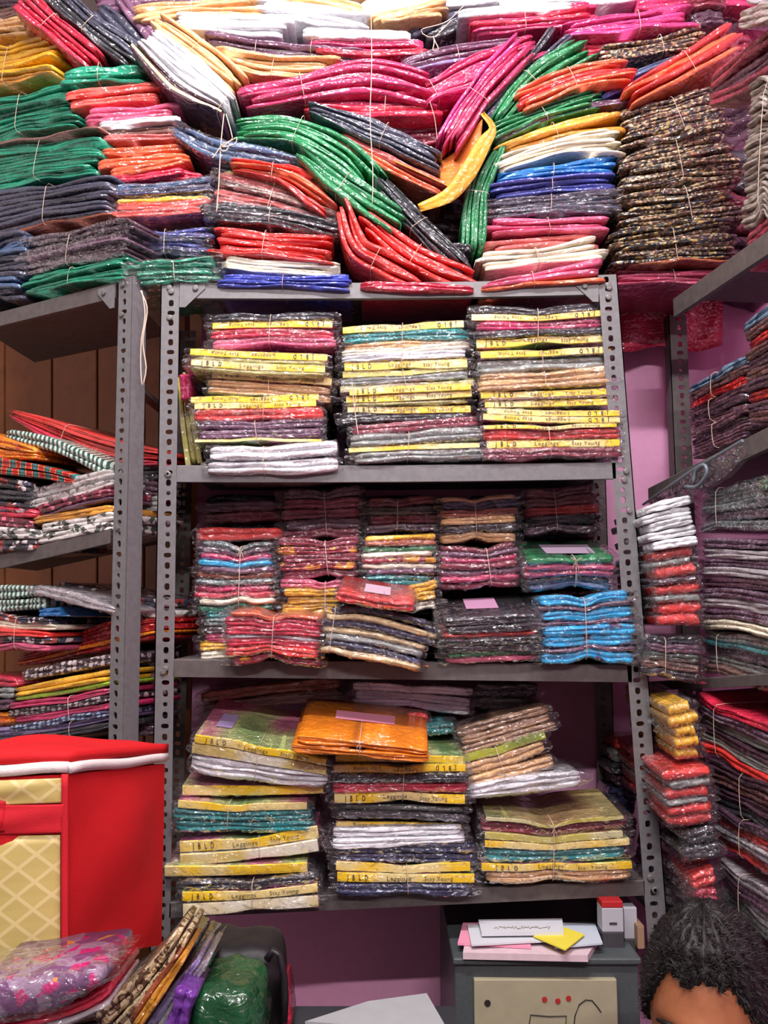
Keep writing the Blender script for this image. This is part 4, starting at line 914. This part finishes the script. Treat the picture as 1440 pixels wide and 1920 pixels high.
def patch(c00, c10, c11, c01, nu, nv, bulge, name, mat, off=0, thick=None, seed=0):
    """a slightly bulging sheet between four corners"""
    rs = np.random.RandomState(seed); V = []; nrm = np.cross(c10 - c00, c01 - c00); nrm = nrm / np.linalg.norm(nrm)
    ph = rs.uniform(0, 6, 4)
    for i in range(nu + 1):
        for j in range(nv + 1):
            u, v = i / nu, j / nv
            p = c00 * (1 - u) * (1 - v) + c10 * u * (1 - v) + c11 * u * v + c01 * (1 - u) * v
            w = math.sin(math.pi * u) * math.sin(math.pi * v)
            k = bulge * w + .25 * bulge * (math.sin(5 * u + 4 * v + ph[0]) + math.sin(7 * v - 6 * u + ph[1])) * min(1, 3 * w)
            V.append(p + nrm * (k + off))
    Fc = [(i * (nv + 1) + j, (i + 1) * (nv + 1) + j, (i + 1) * (nv + 1) + j + 1, i * (nv + 1) + j + 1) for i in range(nu) for j in range(nv)]
    return V, Fc
def sheet(name, mat, parent, base, c, nu=14, nv=14, bulge=.006, off=0, thick=.003, seed=0):
    V, Fc = patch(*c, nu, nv, bulge, name, mat, off, None, seed); o = mesh_obj(name, V, Fc, mat, parent, base)
    m = o.modifiers.new('thick', 'SOLIDIFY'); m.thickness = thick; m.offset = 0; return o
mbb = MB()
for c, bl, sd in (((lb_, fb, ft, lt_), .006, 1), ((fb, rb_, rt_, ft), .012, 2), ((rb_, bb_, bt_, rt_), .006, 3), ((bb_, lb_, lt_, bt_), .004, 4), ((bb_, rb_, fb, lb_), .002, 5)):
    V, Fc = patch(*c, 16, 16, bl, '', None, 0, None, sd); mbb.add(V, Fc)
mbb.build('body', REDF, bag, bg0, True)
# lid: a puffy slab over the opening, overhanging at the right rear
up = np.array([0, 0, 1.0]); lo_ = .016
A, B_, C_, D_ = lt_ + up * lo_, ft + up * lo_ + (ft - lt_) * .02, rt_ + up * (lo_ + .002) + (rt_ - bt_) * .03, bt_ + up * lo_
mbl = MB(); V, Fc = patch(A, B_, C_, D_, 18, 14, .020, '', None, .014, None, 8); mbl.add(V, Fc)
V2, F2 = patch(A, B_, C_, D_, 18, 14, -.002, '', None, 0, None, 9); mbl.add(V2, [q[::-1] for q in F2])
nu, nv = 18, 14; rim = [i * (nv + 1) for i in range(nu + 1)] + [nu * (nv + 1) + j for j in range(1, nv + 1)] + [i * (nv + 1) + nv for i in range(nu - 1, -1, -1)] + [j for j in range(nv - 1, 0, -1)]
K = len(V); mbl.f += [(rim[i], rim[i] + K, rim[(i + 1) % len(rim)] + K, rim[(i + 1) % len(rim)]) for i in range(len(rim))]
mbl.build('lid', REDF, bag, bg0, True)
zm = plain('zip_white', (226, 218, 214), .6, 0, .4, .4, 500)
zp = [lt_ + up * .009, ft + up * .009 + (ft - lt_) * .004, rt_ + up * .010 + (rt_ - ft) * .0]
zb = MB()
for a, b_ in zip(zp[:-1], zp[1:]):
    pts = [a * (1 - k) + b_ * k + up * .0015 * math.sin(9 * k) for k in np.linspace(0, 1, 12)]
    zb.tube(pts, .0085, 6)
zb.build('zip', zm, bag, bg0, True)
def fq(x0, y0, x1, y1, yl=0):
    a = Plane(ft, np.cross(ft - lt_, up) * (1 if np.cross(ft - lt_, up)[1] > 0 else -1))
    return (at(x0, y1 + yl, a), at(x1, y1, a), at(x1, y0, a), at(x0, y0 + yl, a))
sheet('window_panel', LAT, bag, bg0, fq(-140, 1458, 119, 1504, 10), bulge=.004, off=.0035, thick=.0015, seed=11)
sheet('window_panel', LAT, bag, bg0, fq(-140, 1564, 114, 1812, 6), bulge=.004, off=.0035, thick=.0015, seed=12)
sheet('strap', REDB, bag, bg0, fq(-140, 1506, 124, 1560, 6), bulge=.003, off=.006, thick=.002, seed=13)
sheet('handle', REDB, bag, bg0, fq(-140, 1500, 12, 1556, 4), bulge=.014, off=.008, thick=.003, seed=14)
sheet('corner_piping', REDB, bag, bg0, fq(117, 1450, 129, 1806), nu=3, bulge=.001, off=.005, thick=.004, seed=15)

# ------------------------------------------------------------------ desk, ledger, cabinet, papers, cartons
DESK = .54
d0, d1 = atz(330, 1885, DESK), atz(852, 1885, DESK)
desk = empty('desk', ((d0[0] + d1[0]) / 2, 1.2, 0)); k0 = np.array(desk.location)
tag(desk, 'dark low desk under the pink wall at the bottom of the view', 'desk')
DM = plain('dark_laminate', (58, 60, 66), .4, 0, .5, .1, 40, .2)
bevel(MB().box((d0[0] - .3, .85, DESK - .025), (d1[0], d0[1], DESK)).build('desk_top', DM, desk, k0), .003)
for x in (d0[0] - .27, d1[0] - .03):
    for y in (.88, d0[1] - .03): MB().box((x - .018, y - .018, 0), (x + .018, y + .018, DESK - .025)).build('leg', DM, desk, k0)
def leaf(name, label, quad, z, th, m, group=None, curl=0, cat='paper', parent=None):
    c = [atz(x, y, z) for x, y in quad]; V = []; n = 8
    for i in range(n + 1):
        for j in range(n + 1):
            u, v = i / n, j / n; p = c[0] * (1 - u) * (1 - v) + c[1] * u * (1 - v) + c[2] * u * v + c[3] * (1 - u) * v
            V.append(p + [0, 0, curl * (u - .4) ** 2 * 4 * (1 - v * .5)])
    Fc = [(i * (n + 1) + j, (i + 1) * (n + 1) + j, (i + 1) * (n + 1) + j + 1, i * (n + 1) + j + 1) for i in range(n) for j in range(n)]
    b_ = V[40] * np.array([1, 1, 1]); o = mesh_obj(name, V, Fc, m, None, b_, False)
    md = o.modifiers.new('thick', 'SOLIDIFY'); md.thickness = th; md.offset = 1
    return tag(o, label, cat, group) if label else o
GP = plain('grey_paper', (168, 172, 174), .7, 0, .3, 0, 30, .08)
leaf('ledger', 'grey paper covered ledger lying askew on the dark desk', [(572, 1915), (842, 1935), (800, 1862), (690, 1877)], DESK + .04, -.039, GP, cat='ledger')
CABM = plain('cabinet_grey', (88, 96, 98), .45, .2, .5, .2, 120, .2)
PANM = plain('cabinet_cream', (172, 164, 136), .55, 0, .4, .1, 40, .1)
YC = Yp(1.62)
c0, c1 = at(852, 1797, YC), at(1197, 1790, YC); CT = (c0[2] + c1[2]) / 2
cab = empty('steel_cabinet', ((c0[0] + c1[0]) / 2, 1.8, 0)); q0 = np.array(cab.location)
tag(cab, 'dark grey steel cabinet with a cream door panel under the middle rack', 'cabinet')
bevel(MB().box((c0[0], 1.62, 0), (c1[0], 2.03, CT - .012)).build('body', CABM, cab, q0), .004)
bevel(MB().box((c0[0] - .003, 1.612, CT - .012), (c1[0] + .003, 2.035, CT)).build('top', CABM, cab, q0), .003)
pa, pb = at(888, 1834, Yp(1.615)), at(1155, 1836, Yp(1.615))
door = bevel(MB().box((pa[0], 1.609, .08), (pb[0], 1.6215, pa[2])).build('door', PANM, cab, q0), .002)
door['label'] = 'cream door panel'
KEY = plain('keyhole_dark', (40, 34, 30), .5); REDP = plain('red_paint', (170, 40, 40), .6); PEN = plain('pen_black', (40, 42, 40), .6)
def disc(x, y, r, m, nm):
    P = at(x, y, Yp(1.609)); mb_ = MB(); mb_.tube([P + [0, .001, 0], P + [0, -.0012, 0]], [r, r * .9], 14); return mb_.build(nm, m, door, q0)
for x, y in ((1021, 1874), (1046, 1877), (1066, 1872)): disc(x, y, .0052, REDP, 'red_mark')
disc(914, 1881, .0062, KEY, 'keyhole')
def doodle(pts):
    mb_ = MB(); mb_.tube([at(x, y, Yp(1.6085)) for x, y in pts], .0011, 4); mb_.build('pen_line', PEN, door, q0)
doodle([(1075, 1935), (1078, 1905), (1086, 1884), (1098, 1875), (1110, 1876), (1120, 1888), (1127, 1898)])
doodle([(990, 1935), (995, 1903), (1030, 1906), (1062, 1905), (1060, 1935)])
pg = 'papers on the steel cabinet'
WP = plain('white_paper', (214, 216, 222), .7, 0, .3, 0, 30, .06); PP = plain('pink_paper', (232, 150, 176), .7); YP_ = plain('yellow_paper', (226, 212, 70), .7); BP = plain('blue_white_paper', (190, 200, 212), .7)
leaf('paper_stack', 'thick pad of white and pink edged sheets at the bottom on the cabinet', [(868, 1786), (1102, 1791), (1132, 1742), (876, 1742)], CT + .012, -.0115, plain('pale_pink_paper', (226, 200, 208), .7, 0, .3, 0, 60, .12), pg)
leaf('paper_sheet', 'pink sheet sticking out at the left of the papers on the cabinet', [(858, 1768), (996, 1775), (985, 1730), (868, 1730)], CT + .017, -.004, PP, pg)
leaf('paper_sheet', 'white sheet across the middle of the papers on the cabinet', [(884, 1771), (1036, 1763), (1060, 1730), (876, 1733)], CT + .022, -.003, WP, pg)
leaf('paper_sheet', 'bluish white sheet at the right of the papers on the cabinet', [(1040, 1776), (1130, 1768), (1116, 1732), (1040, 1730)], CT + .0205, -.003, BP, pg)
leaf('paper_sheet', 'yellow slip lying cornerwise on the papers on the cabinet', [(1000, 1755), (1060, 1781), (1096, 1752), (1058, 1738)], CT + .026, -.002, YP_, pg)
e = leaf('notepad', 'small white notepad on top of the papers on the cabinet', [(903, 1749), (1057, 1747), (1054, 1722), (897, 1724)], CT + .032, -.006, WP, pg, cat='notepad')
mb_ = MB(); rs = np.random.RandomState(3)                              # a handwritten line, too small to read
for kx in range(926, 1030, 3):
    mb_.tube([atz(kx, 1740 + rs.uniform(-2, 2), CT + .0325), atz(kx + 3, 1739 + rs.uniform(-3, 3), CT + .0325)], .0006, 3)
mb_.build('handwriting', INKG, e, np.array(e.location))
def carton(label, x0, y0, x1, y1, pl, dep, mats, bands):
    a, b_ = at(x0, y1, pl), at(x1, y0, pl); r = empty('carton', (a[0], a[1], a[2])); k_ = np.array(r.location)
    H = b_[2] - a[2]
    for nm, f0, f1, m in bands:
        bevel(MB().box((a[0], a[1], a[2] + H * f0), (b_[0], a[1] + dep, a[2] + H * f1)).build(nm, m, r, k_), .0015)
    return tag(r, label, 'carton')
RC = plain('carton_red', (176, 34, 36), .5); WC = plain('carton_white', (176, 176, 184), .5); GC = plain('carton_dark', (76, 74, 80), .5, 0, .5, 0, 25, .4); TC = plain('carton_tan', (150, 120, 96), .6)
PC = Yp(1.66)
carton('white carton with a red top standing right of the papers', 1131, 1690, 1168, at and 1787, PC, .04, None, [('carton_face', .40, .87, WC), ('carton_top', .87, 1, RC), ('carton_base', 0, .40, GC)])
carton('grey and white narrow carton beside the red topped one', 1172, 1702, 1194, 1786, Yp(1.69), .07, None, [('carton_face', .3, 1, WC), ('carton_base', 0, .3, GC)])
mb_ = MB(); P = at(1150, 1732, Yp(1.659)); mb_.box((P[0] - .007, P[1], P[2] - .002), (P[0] + .007, P[1] + .001, P[2] + .002))
e = mb_.build('label_bar', GC, bpy.data.objects['carton'], np.array(bpy.data.objects['carton'].location))
carton('tan card sleeve leaning by the right post', 1196, 1738, 1208, 1780, Yp(1.67), .05, None, [('carton_face', 0, 1, TC), ('carton_top', 1, 1.04, TC)])

# ------------------------------------------------------------------ heap at the lower left
g = 'loose packs heaped at the lower left'
B('purple flower print pack in clear plastic at the bottom left corner', [(-70, 1886, 86), (80, 1868, 74), (184, 1834, 30)], 'fp', 1.06, tie=None, dep=.14, wrap=2.5, lob=1, group=g)
B('crimson pack under the purple flower print pack', [(-40, 1940, 50), (110, 1910, 40), (200, 1872, 30)], 'cm gl*.6', 1.09, tie=None, dep=.14, group=g)
B('beige floral pack slanting up beside the red bag', [(196, 1935, 70), (286, 1836, 52), (346, 1748, 26)], 'bf bf', 1.32, tie=None, dep=.12, group=g)
B('mustard cloth slanting up beside the beige floral pack', [(246, 1930, 30), (300, 1852, 30), (344, 1790, 20)], 'ru*.5 oc', 1.30, tie=None, dep=.12, group=g)
B('clear wrapped lavender pack slanting beside the mustard cloth', [(274, 1950, 40), (330, 1868, 38), (384, 1798, 24)], 'lv gl', 1.33, tie=None, dep=.12, wrap=2, group=g)
B('dark teal pack behind the slanting packs at lower left', [(330, 1880, 60), (372, 1760, 60)], 'gd dk', 1.45, tie=None, dep=.12, group=g)
B('violet cloth at the foot of the green bag', [(322, 1950, 40), (352, 1850, 44)], 'vi', 1.28, tie=None, dep=.1, group=g)
B('dark brown pack under the red bag at the lower left', [(60, 1960, 120), (240, 1930, 120), (330, 1900, 110)], 'br dm bf', 1.36, tie=None, dep=.16, group=g)
def pillow(name, label, cx, cy, w, h, pl, depth, m, cat, seed=0, ex=.6):
    c = at(cx, cy, pl); k = mpp(c); a, b_, d_ = w * k / 2, h * k / 2, depth / 2; rs = np.random.RandomState(seed); V = []; nu, nv = 40, 22
    ph = rs.uniform(0, 6.3, 6)
    sg = lambda x: math.copysign(abs(x) ** ex, x)
    for i in range(nv + 1):
        th = -math.pi / 2 + math.pi * i / nv
        for j in range(nu):
            f = 2 * math.pi * j / nu; x, y, z = sg(math.cos(th)) * sg(math.cos(f)), sg(math.cos(th)) * sg(math.sin(f)), sg(math.sin(th))
            w_ = 1 + .035 * (math.sin(6 * x + 5 * z + ph[0]) + math.sin(7 * z - 4 * y + ph[1]) + math.sin(11 * x + ph[2]) * .6)
            V.append(c + np.array([a * x * w_, d_ * y * w_, b_ * z * w_]))
    Fc = [(i * nu + j, i * nu + (j + 1) % nu, (i + 1) * nu + (j + 1) % nu, (i + 1) * nu + j) for i in range(nv) for j in range(nu)]
    o = mesh_obj(name, V, Fc, m, None, c - [0, 0, b_]); return tag(o, label, cat)
pillow('polythene_bag', 'dark green shiny polythene bag on the desk', 432, 1885, 140, 130, Yp(1.38), .16, cloth('polythene_green', (0, 62, 26), .8, None, .3), 'bag', 3, .55)
hb = pillow('handbag', 'black bag with a curved handle behind the green polythene bag', 452, 1850, 170, 190, Yp(1.5), .14, plain('black_leatherette', (26, 23, 26), .5, 0, .35, .3, 120), 'bag', 4, .6)
mb_ = MB(); mb_.tube([at(x, y, Yp(1.42)) for x, y in ((500, 1800), (512, 1782), (524, 1790), (532, 1825), (534, 1870), (532, 1915))], .006, 6); mb_.build('handle', plain('black_strap', (26, 22, 28), .5), hb, np.array(hb.location), True)
B('thin crimson pack edge standing right of the black bag', [(540, 1935, 16), (536, 1880, 14), (530, 1835, 10)], 'cm', 1.43, tie=None, dep=.08, group=g)

# ------------------------------------------------------------------ loose strings
def string(label, pts, pl, r=.0009):
    mb_ = MB(); q = spline([(x, y, 0) for x, y in pts], 3 * len(pts) + 6); P = [at(x, y, pl) for x, y, _ in q]
    mb_.tube(P, r, 5); o = mb_.build('string', TWINE, None, P[-1], True); tag(o, label, 'string')
    return o
string('pale string hanging down the middle of the heap over the green bundles', [(695, -30), (697, 120), (694, 220), (699, 320), (698, 386)], Yp(1.66))
o = string('knotted pale string hanging at the left of the heap below the white bundle', [(420, 214), (416, 250), (414, 275), (412, 310), (410, 350), (406, 398)], Yp(1.70), .0012)
mb_ = MB(); k_ = np.array(o.location)
for pts in (((414, 272), (436, 262), (444, 258), (440, 270), (418, 276)), ((414, 274), (402, 292), (398, 296)), ((424, 214), (434, 250), (434, 262), (416, 276)), ((414, 272), (428, 276), (420, 284), (411, 278))):
    q = spline([(x, y, 0) for x, y in pts], 16); mb_.tube([at(x, y, Yp(1.697)) for x, y, _ in q], .0011, 5)
mb_.build('knot', TWINE, o, k_, True)
o = string('string loop hanging at the top right of the centre', [(880, 0), (838, 40), (790, 56), (812, 70), (846, 38)], Yp(1.715), .0010)
mb_ = MB(); q = spline([(812, 68, 0), (816, 78, 0), (822, 92, 0), (812, 94, 0), (814, 80, 0), (813, 69, 0)], 18); mb_.tube([at(x, y, Yp(1.715)) for x, y, _ in q], .0010, 5); mb_.build('knot', TWINE, o, np.array(o.location), True)
o = string('thin string hanging from the magenta fan', [(806, 190), (815, 222), (820, 262)], Yp(1.715), .0006)
o = string('flattened plastic ribbon loop hanging between the two left posts', [(264, 545), (276, 580), (268, 640), (274, 690), (267, 722), (264, 690), (265, 640), (272, 590), (266, 545)], Yp(1.66), .0013)
o = string('slack twine across the middle stack of the upper bay', [(660, 716), (664, 760), (672, 818)], Yp(1.668), .0009)

# clear plastic hanger bag over the middle right shelf
V = []; 
for (x, y) in ((1206, 946), (1300, 880), (1392, 826), (1400, 852), (1362, 892), (1300, 930), (1240, 950)): V.append(at(x, y, RIGHT.shift(-.01)))
hbm = mesh_obj('plastic_bag', V + [v + RIGHT.d * .012 for v in V], [tuple(range(7)), tuple(range(13, 6, -1))] + [(i, (i + 1) % 7, 7 + (i + 1) % 7, 7 + i) for i in range(7)], FILM, None, V[0], False)
mb_ = MB(); mb_.tube([at(x, y, RIGHT.shift(-.014)) for x, y in ((1206, 946), (1300, 880), (1392, 826))], .003, 6); mb_.build('rim', plain('grey_plastic', (120, 128, 134), .3), hbm, V[0])
mb_ = MB(); q = spline([(1300, 905, 0), (1306, 880, 0), (1322, 872, 0), (1324, 890, 0), (1306, 912, 0), (1284, 912, 0)], 18); mb_.tube([at(x, y, RIGHT.shift(-.02)) for x, y, _ in q], .0035, 6); mb_.build('hook', plain('grey_plastic_hook', (112, 124, 132), .3), hbm, V[0], True)
tag(hbm, 'clear plastic hanger bag with a grey hook draped over the middle right shelf', 'bag')

# ------------------------------------------------------------------ the seated man at the lower right
SKIN = plain('skin', (168, 104, 68), .5, 0, .4, .12, 90, .12)
HAIRM = plain('hair_black', (22, 17, 17), .55, 0, .4)
SHIRT = fabric('shirt_cloth', (60, 62, 80)); TROU = fabric('trouser_cloth', (44, 44, 50))
hc = at(1330, 1880, Yp(1.2))                       # middle of the skull
man = empty('person', (hc[0] + .03, 1.42, 0)); m0 = np.array(man.location)
tag(man, 'person sitting low with short black curly hair bending the head forward, lower right corner', 'person')
Rm = (Matrix.Rotation(math.radians(-30), 3, 'Z') @ Matrix.Rotation(math.radians(9), 3, 'X'))
Rn = np.array(Rm)
def head_pt(th, f, hair=0):
    """skull and face surface: z up, face towards -Y"""
    x, y, z = math.cos(th) * math.sin(f), -math.cos(th) * math.cos(f), math.sin(th)
    p = np.array([x * .076, y * .097, z * .118])
    if z < 0: p[0] *= 1 - .34 * z * z; p[1] *= 1 - .16 * z * z * (1 if y < 0 else 2.2)
    if y < 0 and not hair:
        gx = lambda a, s: math.exp(-((p[0] - a) / s) ** 2); gz = lambda a, s: math.exp(-((p[2] - a) / s) ** 2)
        p[1] -= .022 * gx(0, .012) * gz(-.030, .020) + .012 * gx(0, .009) * gz(-.008, .022)      # nose
        p[1] -= .006 * gz(.018, .012) * gx(0, .05)                                               # brow
        p[1] += .011 * (gx(.032, .016) + gx(-.032, .016)) * gz(-.002, .012)                      # sockets
        p[1] -= .006 * gx(0, .024) * (gz(-.066, .007) + gz(-.080, .008)) ; p[1] -= .010 * gx(0, .022) * gz(-.106, .014)
    return p
V = []; nt, nf = 44, 56
for i in range(nt + 1):
    for j in range(nf): V.append(head_pt(-math.pi / 2 + math.pi * i / nt, 2 * math.pi * j / nf))
hf = [(i * nf + j, i * nf + (j + 1) % nf, (i + 1) * nf + (j + 1) % nf, (i + 1) * nf + j) for i in range(nt) for j in range(nf)]
hw = lambda p: hc + Rn @ np.asarray(p)
mb_ = MB(); mb_.add([hw(p) for p in V], hf)
for sx in (-1, 1):                                   # ears
    mb_.tube([hw((sx * .070, .010, -.002)), hw((sx * .080, .016, -.008)), hw((sx * .080, .018, -.03)), hw((sx * .070, .010, -.052))], [.008, .010, .010, .007], 8)
nb_ = hw((0, .03, -.09)); sh = nb_ + np.array([.03, .05, -.17])
mb_.tube([hw((0, .01, -.05)), nb_, sh + [0, 0, .05], sh - [0, 0, .06]], [.052, .056, .062, .075], 16)
pel = np.array([sh[0] - .01, sh[1] + .06, .115])
mb_.tube([sh - [0, 0, .0], sh - [0, -.02, .10], (sh + pel) / 2, pel + [0, 0, .05], pel - [0, 0, .01]], [.10, .13, .13, .13, .11], 20)
def limbs(sx):
    s_ = sh + np.array([sx * .15, .01, -.07]); el = s_ + np.array([sx * .06, -.10, -.20]); wr = el + np.array([-sx * .08, -.22, .01])
    hp_ = pel + np.array([sx * .09, -.02, 0]); kn = pel + np.array([sx * .25, -.32, .02]); an = pel + np.array([-sx * .06, -.36, 0]); an[2] = .062
    return s_, el, wr, hp_, kn, an
for sx in (-1, 1):
    s_, el, wr, hp_, kn, an = limbs(sx); hx = -sx * .05
    mb_.tube([sh - [0, 0, .03], s_, (s_ + el) / 2, el, (el + wr) / 2, wr, wr + [hx * .4, -.07, -.005]], [.08, .056, .048, .041, .036, .026, .030], 12)
    for q_, (ox, L_) in enumerate(((-.030, .055), (-.012, .078), (.006, .082), (.023, .074))):
        b0 = wr + np.array([hx * .4 + ox, -.085, -.008]); mb_.tube([b0 + [0, .03, 0], b0, b0 + [0, -L_ * .5, -.006], b0 + [0, -L_ * .85, -.022]], [.010, .0095, .0085, .006], 6)
    t0 = wr + np.array([-sx * .028, -.03, 0]); mb_.tube([t0 + [sx * .02, .01, 0], t0, t0 + [-sx * .018, -.035, -.01]], [.012, .011, .008], 6)
    mb_.tube([hp_, (hp_ + kn) / 2, kn, (kn + an) / 2, an, an + [-sx * .10, -.03, -.025]], [.10, .082, .062, .055, .042, .034], 12)
bo_ = mb_.build('body', SKIN, man, m0, True)
rm = bo_.modifiers.new('skin_surface', 'REMESH'); rm.mode = 'VOXEL'; rm.voxel_size = .0042; rm.use_smooth_shade = True
sm_ = bo_.modifiers.new('soften', 'SMOOTH'); sm_.factor = .5; sm_.iterations = 2
EW = plain('eye_white', (226, 220, 210), .2); EI = plain('iris_brown', (40, 24, 16), .1); LIPM = plain('lips', (132, 68, 56), .45)
for sx in (-1, 1):
    for nm, rr, oy, m in (('eye', .0125, 0, EW), ('iris', .0065, -.0078, EI)):
        c_ = np.array((sx * .032, -.079 + oy, -.002)); Vv = [hw(c_ + rr * np.array((math.cos(t) * math.cos(f), math.cos(t) * math.sin(f), math.sin(t)))) for t in np.linspace(-1.57, 1.57, 9) for f in np.linspace(0, 6.2832, 13)[:-1]]
        mesh_obj(nm, Vv, [(i * 12 + j, i * 12 + (j + 1) % 12, (i + 1) * 12 + (j + 1) % 12, (i + 1) * 12 + j) for i in range(8) for j in range(12)], m, man, m0)
    mbe = MB(); mbe.tube([hw((sx * x, y, z)) for x, y, z in ((.014, -.103, .016), (.03, -.101, .022), (.048, -.088, .017))], [.003, .004, .002], 6); mbe.build('eyebrow', HAIRM, man, m0, True)
mbe = MB(); mbe.tube([hw((x, -.099 + abs(x) * .5, -.072)) for x in (-.024, -.012, 0, .012, .024)], [.002, .0045, .005, .0045, .002], 8); mbe.build('mouth', LIPM, man, m0, True)
# hair: a close cap plus many short curls
def in_hair(th, f):
    ff = abs((f + math.pi) % (2 * math.pi) - math.pi); z = math.sin(th)
    line = .56 + .03 * math.sin(9 * f) if ff < .62 else (.56 - (ff - .62) * 1.1 if ff < 1.35 else (-.02 if ff < 1.75 else -.45))
    return z > line
rs = np.random.RandomState(5); V = []; nt, nf = 60, 80
for i in range(nt + 1):
    for j in range(nf):
        th, f = -math.pi / 2 + math.pi * i / nt, 2 * math.pi * j / nf
        k_ = 1.10 + .028 * (math.sin(17 * f + 9 * th) * math.sin(13 * th) + .6 * math.sin(31 * f - 5 * th)) if in_hair(th, f) else .95
        if in_hair(th, f) and abs(((f + math.pi) % 6.2832) - math.pi) < .9 and math.sin(th) < .75: k_ -= .03
        V.append(hw(head_pt(th, f, 1) * k_))
Fc = [(i * nf + j, i * nf + (j + 1) % nf, (i + 1) * nf + (j + 1) % nf, (i + 1) * nf + j) for i in range(nt) for j in range(nf)]
hr = mesh_obj('hair', V, Fc, HAIRM, man, m0)
Vc = []; Fcc = []
cnt = 0
while cnt < 9000:
    th, f = math.asin(rs.uniform(-.5, 1)), rs.uniform(0, 6.2832)
    if not in_hair(th, f): continue
    cnt += 1; a_ = head_pt(th, f, 1) * 1.06; n_ = a_ / np.linalg.norm(a_); t1 = np.cross(n_, rs.normal(0, 1, 3)); t1 /= np.linalg.norm(t1); t2 = np.cross(n_, t1)
    k0_ = len(Vc); L_ = rs.uniform(.004, .009); w_ = .0009
    for q_ in range(4):
        an_ = q_ * 1.0; p = a_ + n_ * L_ * (q_ / 3) ** .8 + t1 * .0035 * math.sin(an_ * 1.6) + t2 * .004 * (1 - math.cos(an_))
        ww = w_ * (1 - q_ / 4); Vc += [hw(p + t2 * ww), hw(p - t2 * ww)]
    Fcc += [(k0_ + 2 * q_, k0_ + 2 * q_ + 1, k0_ + 2 * q_ + 3, k0_ + 2 * q_ + 2) for q_ in range(3)]
cu = mesh_obj('curls', Vc, Fcc, HAIRM, man, m0); cu.parent = hr; cu['kind'] = 'stuff'
# shirt and trousers follow the body
mbs = MB(); mbs.tube([sh + [0, 0, .045], sh - [0, 0, .0], sh - [0, -.02, .10], (sh + pel) / 2, pel + [0, 0, .02]], [.070, .112, .142, .142, .146], 24)
for sx in (-1, 1):
    s_, el, wr, hp_, kn, an = limbs(sx)
    mbs.tube([sh - [0, 0, .03], s_, (s_ + el) / 2, (s_ + el * 3) / 4], [.092, .068, .060, .058], 16)
so = mbs.build('shirt', SHIRT, man, m0, True); rm = so.modifiers.new('cloth_surface', 'REMESH'); rm.mode = 'VOXEL'; rm.voxel_size = .007; rm.use_smooth_shade = True
mbs = MB()
for sx in (-1, 1):
    s_, el, wr, hp_, kn, an = limbs(sx)
    mbs.tube([pel + [0, 0, .05], hp_, (hp_ + kn) / 2, kn, (kn + an) / 2, an + (kn - an) * .12], [.13, .112, .094, .074, .066, .056], 14)
so = mbs.build('trousers', TROU, man, m0, True); rm = so.modifiers.new('cloth_surface', 'REMESH'); rm.mode = 'VOXEL'; rm.voxel_size = .009; rm.use_smooth_shade = True
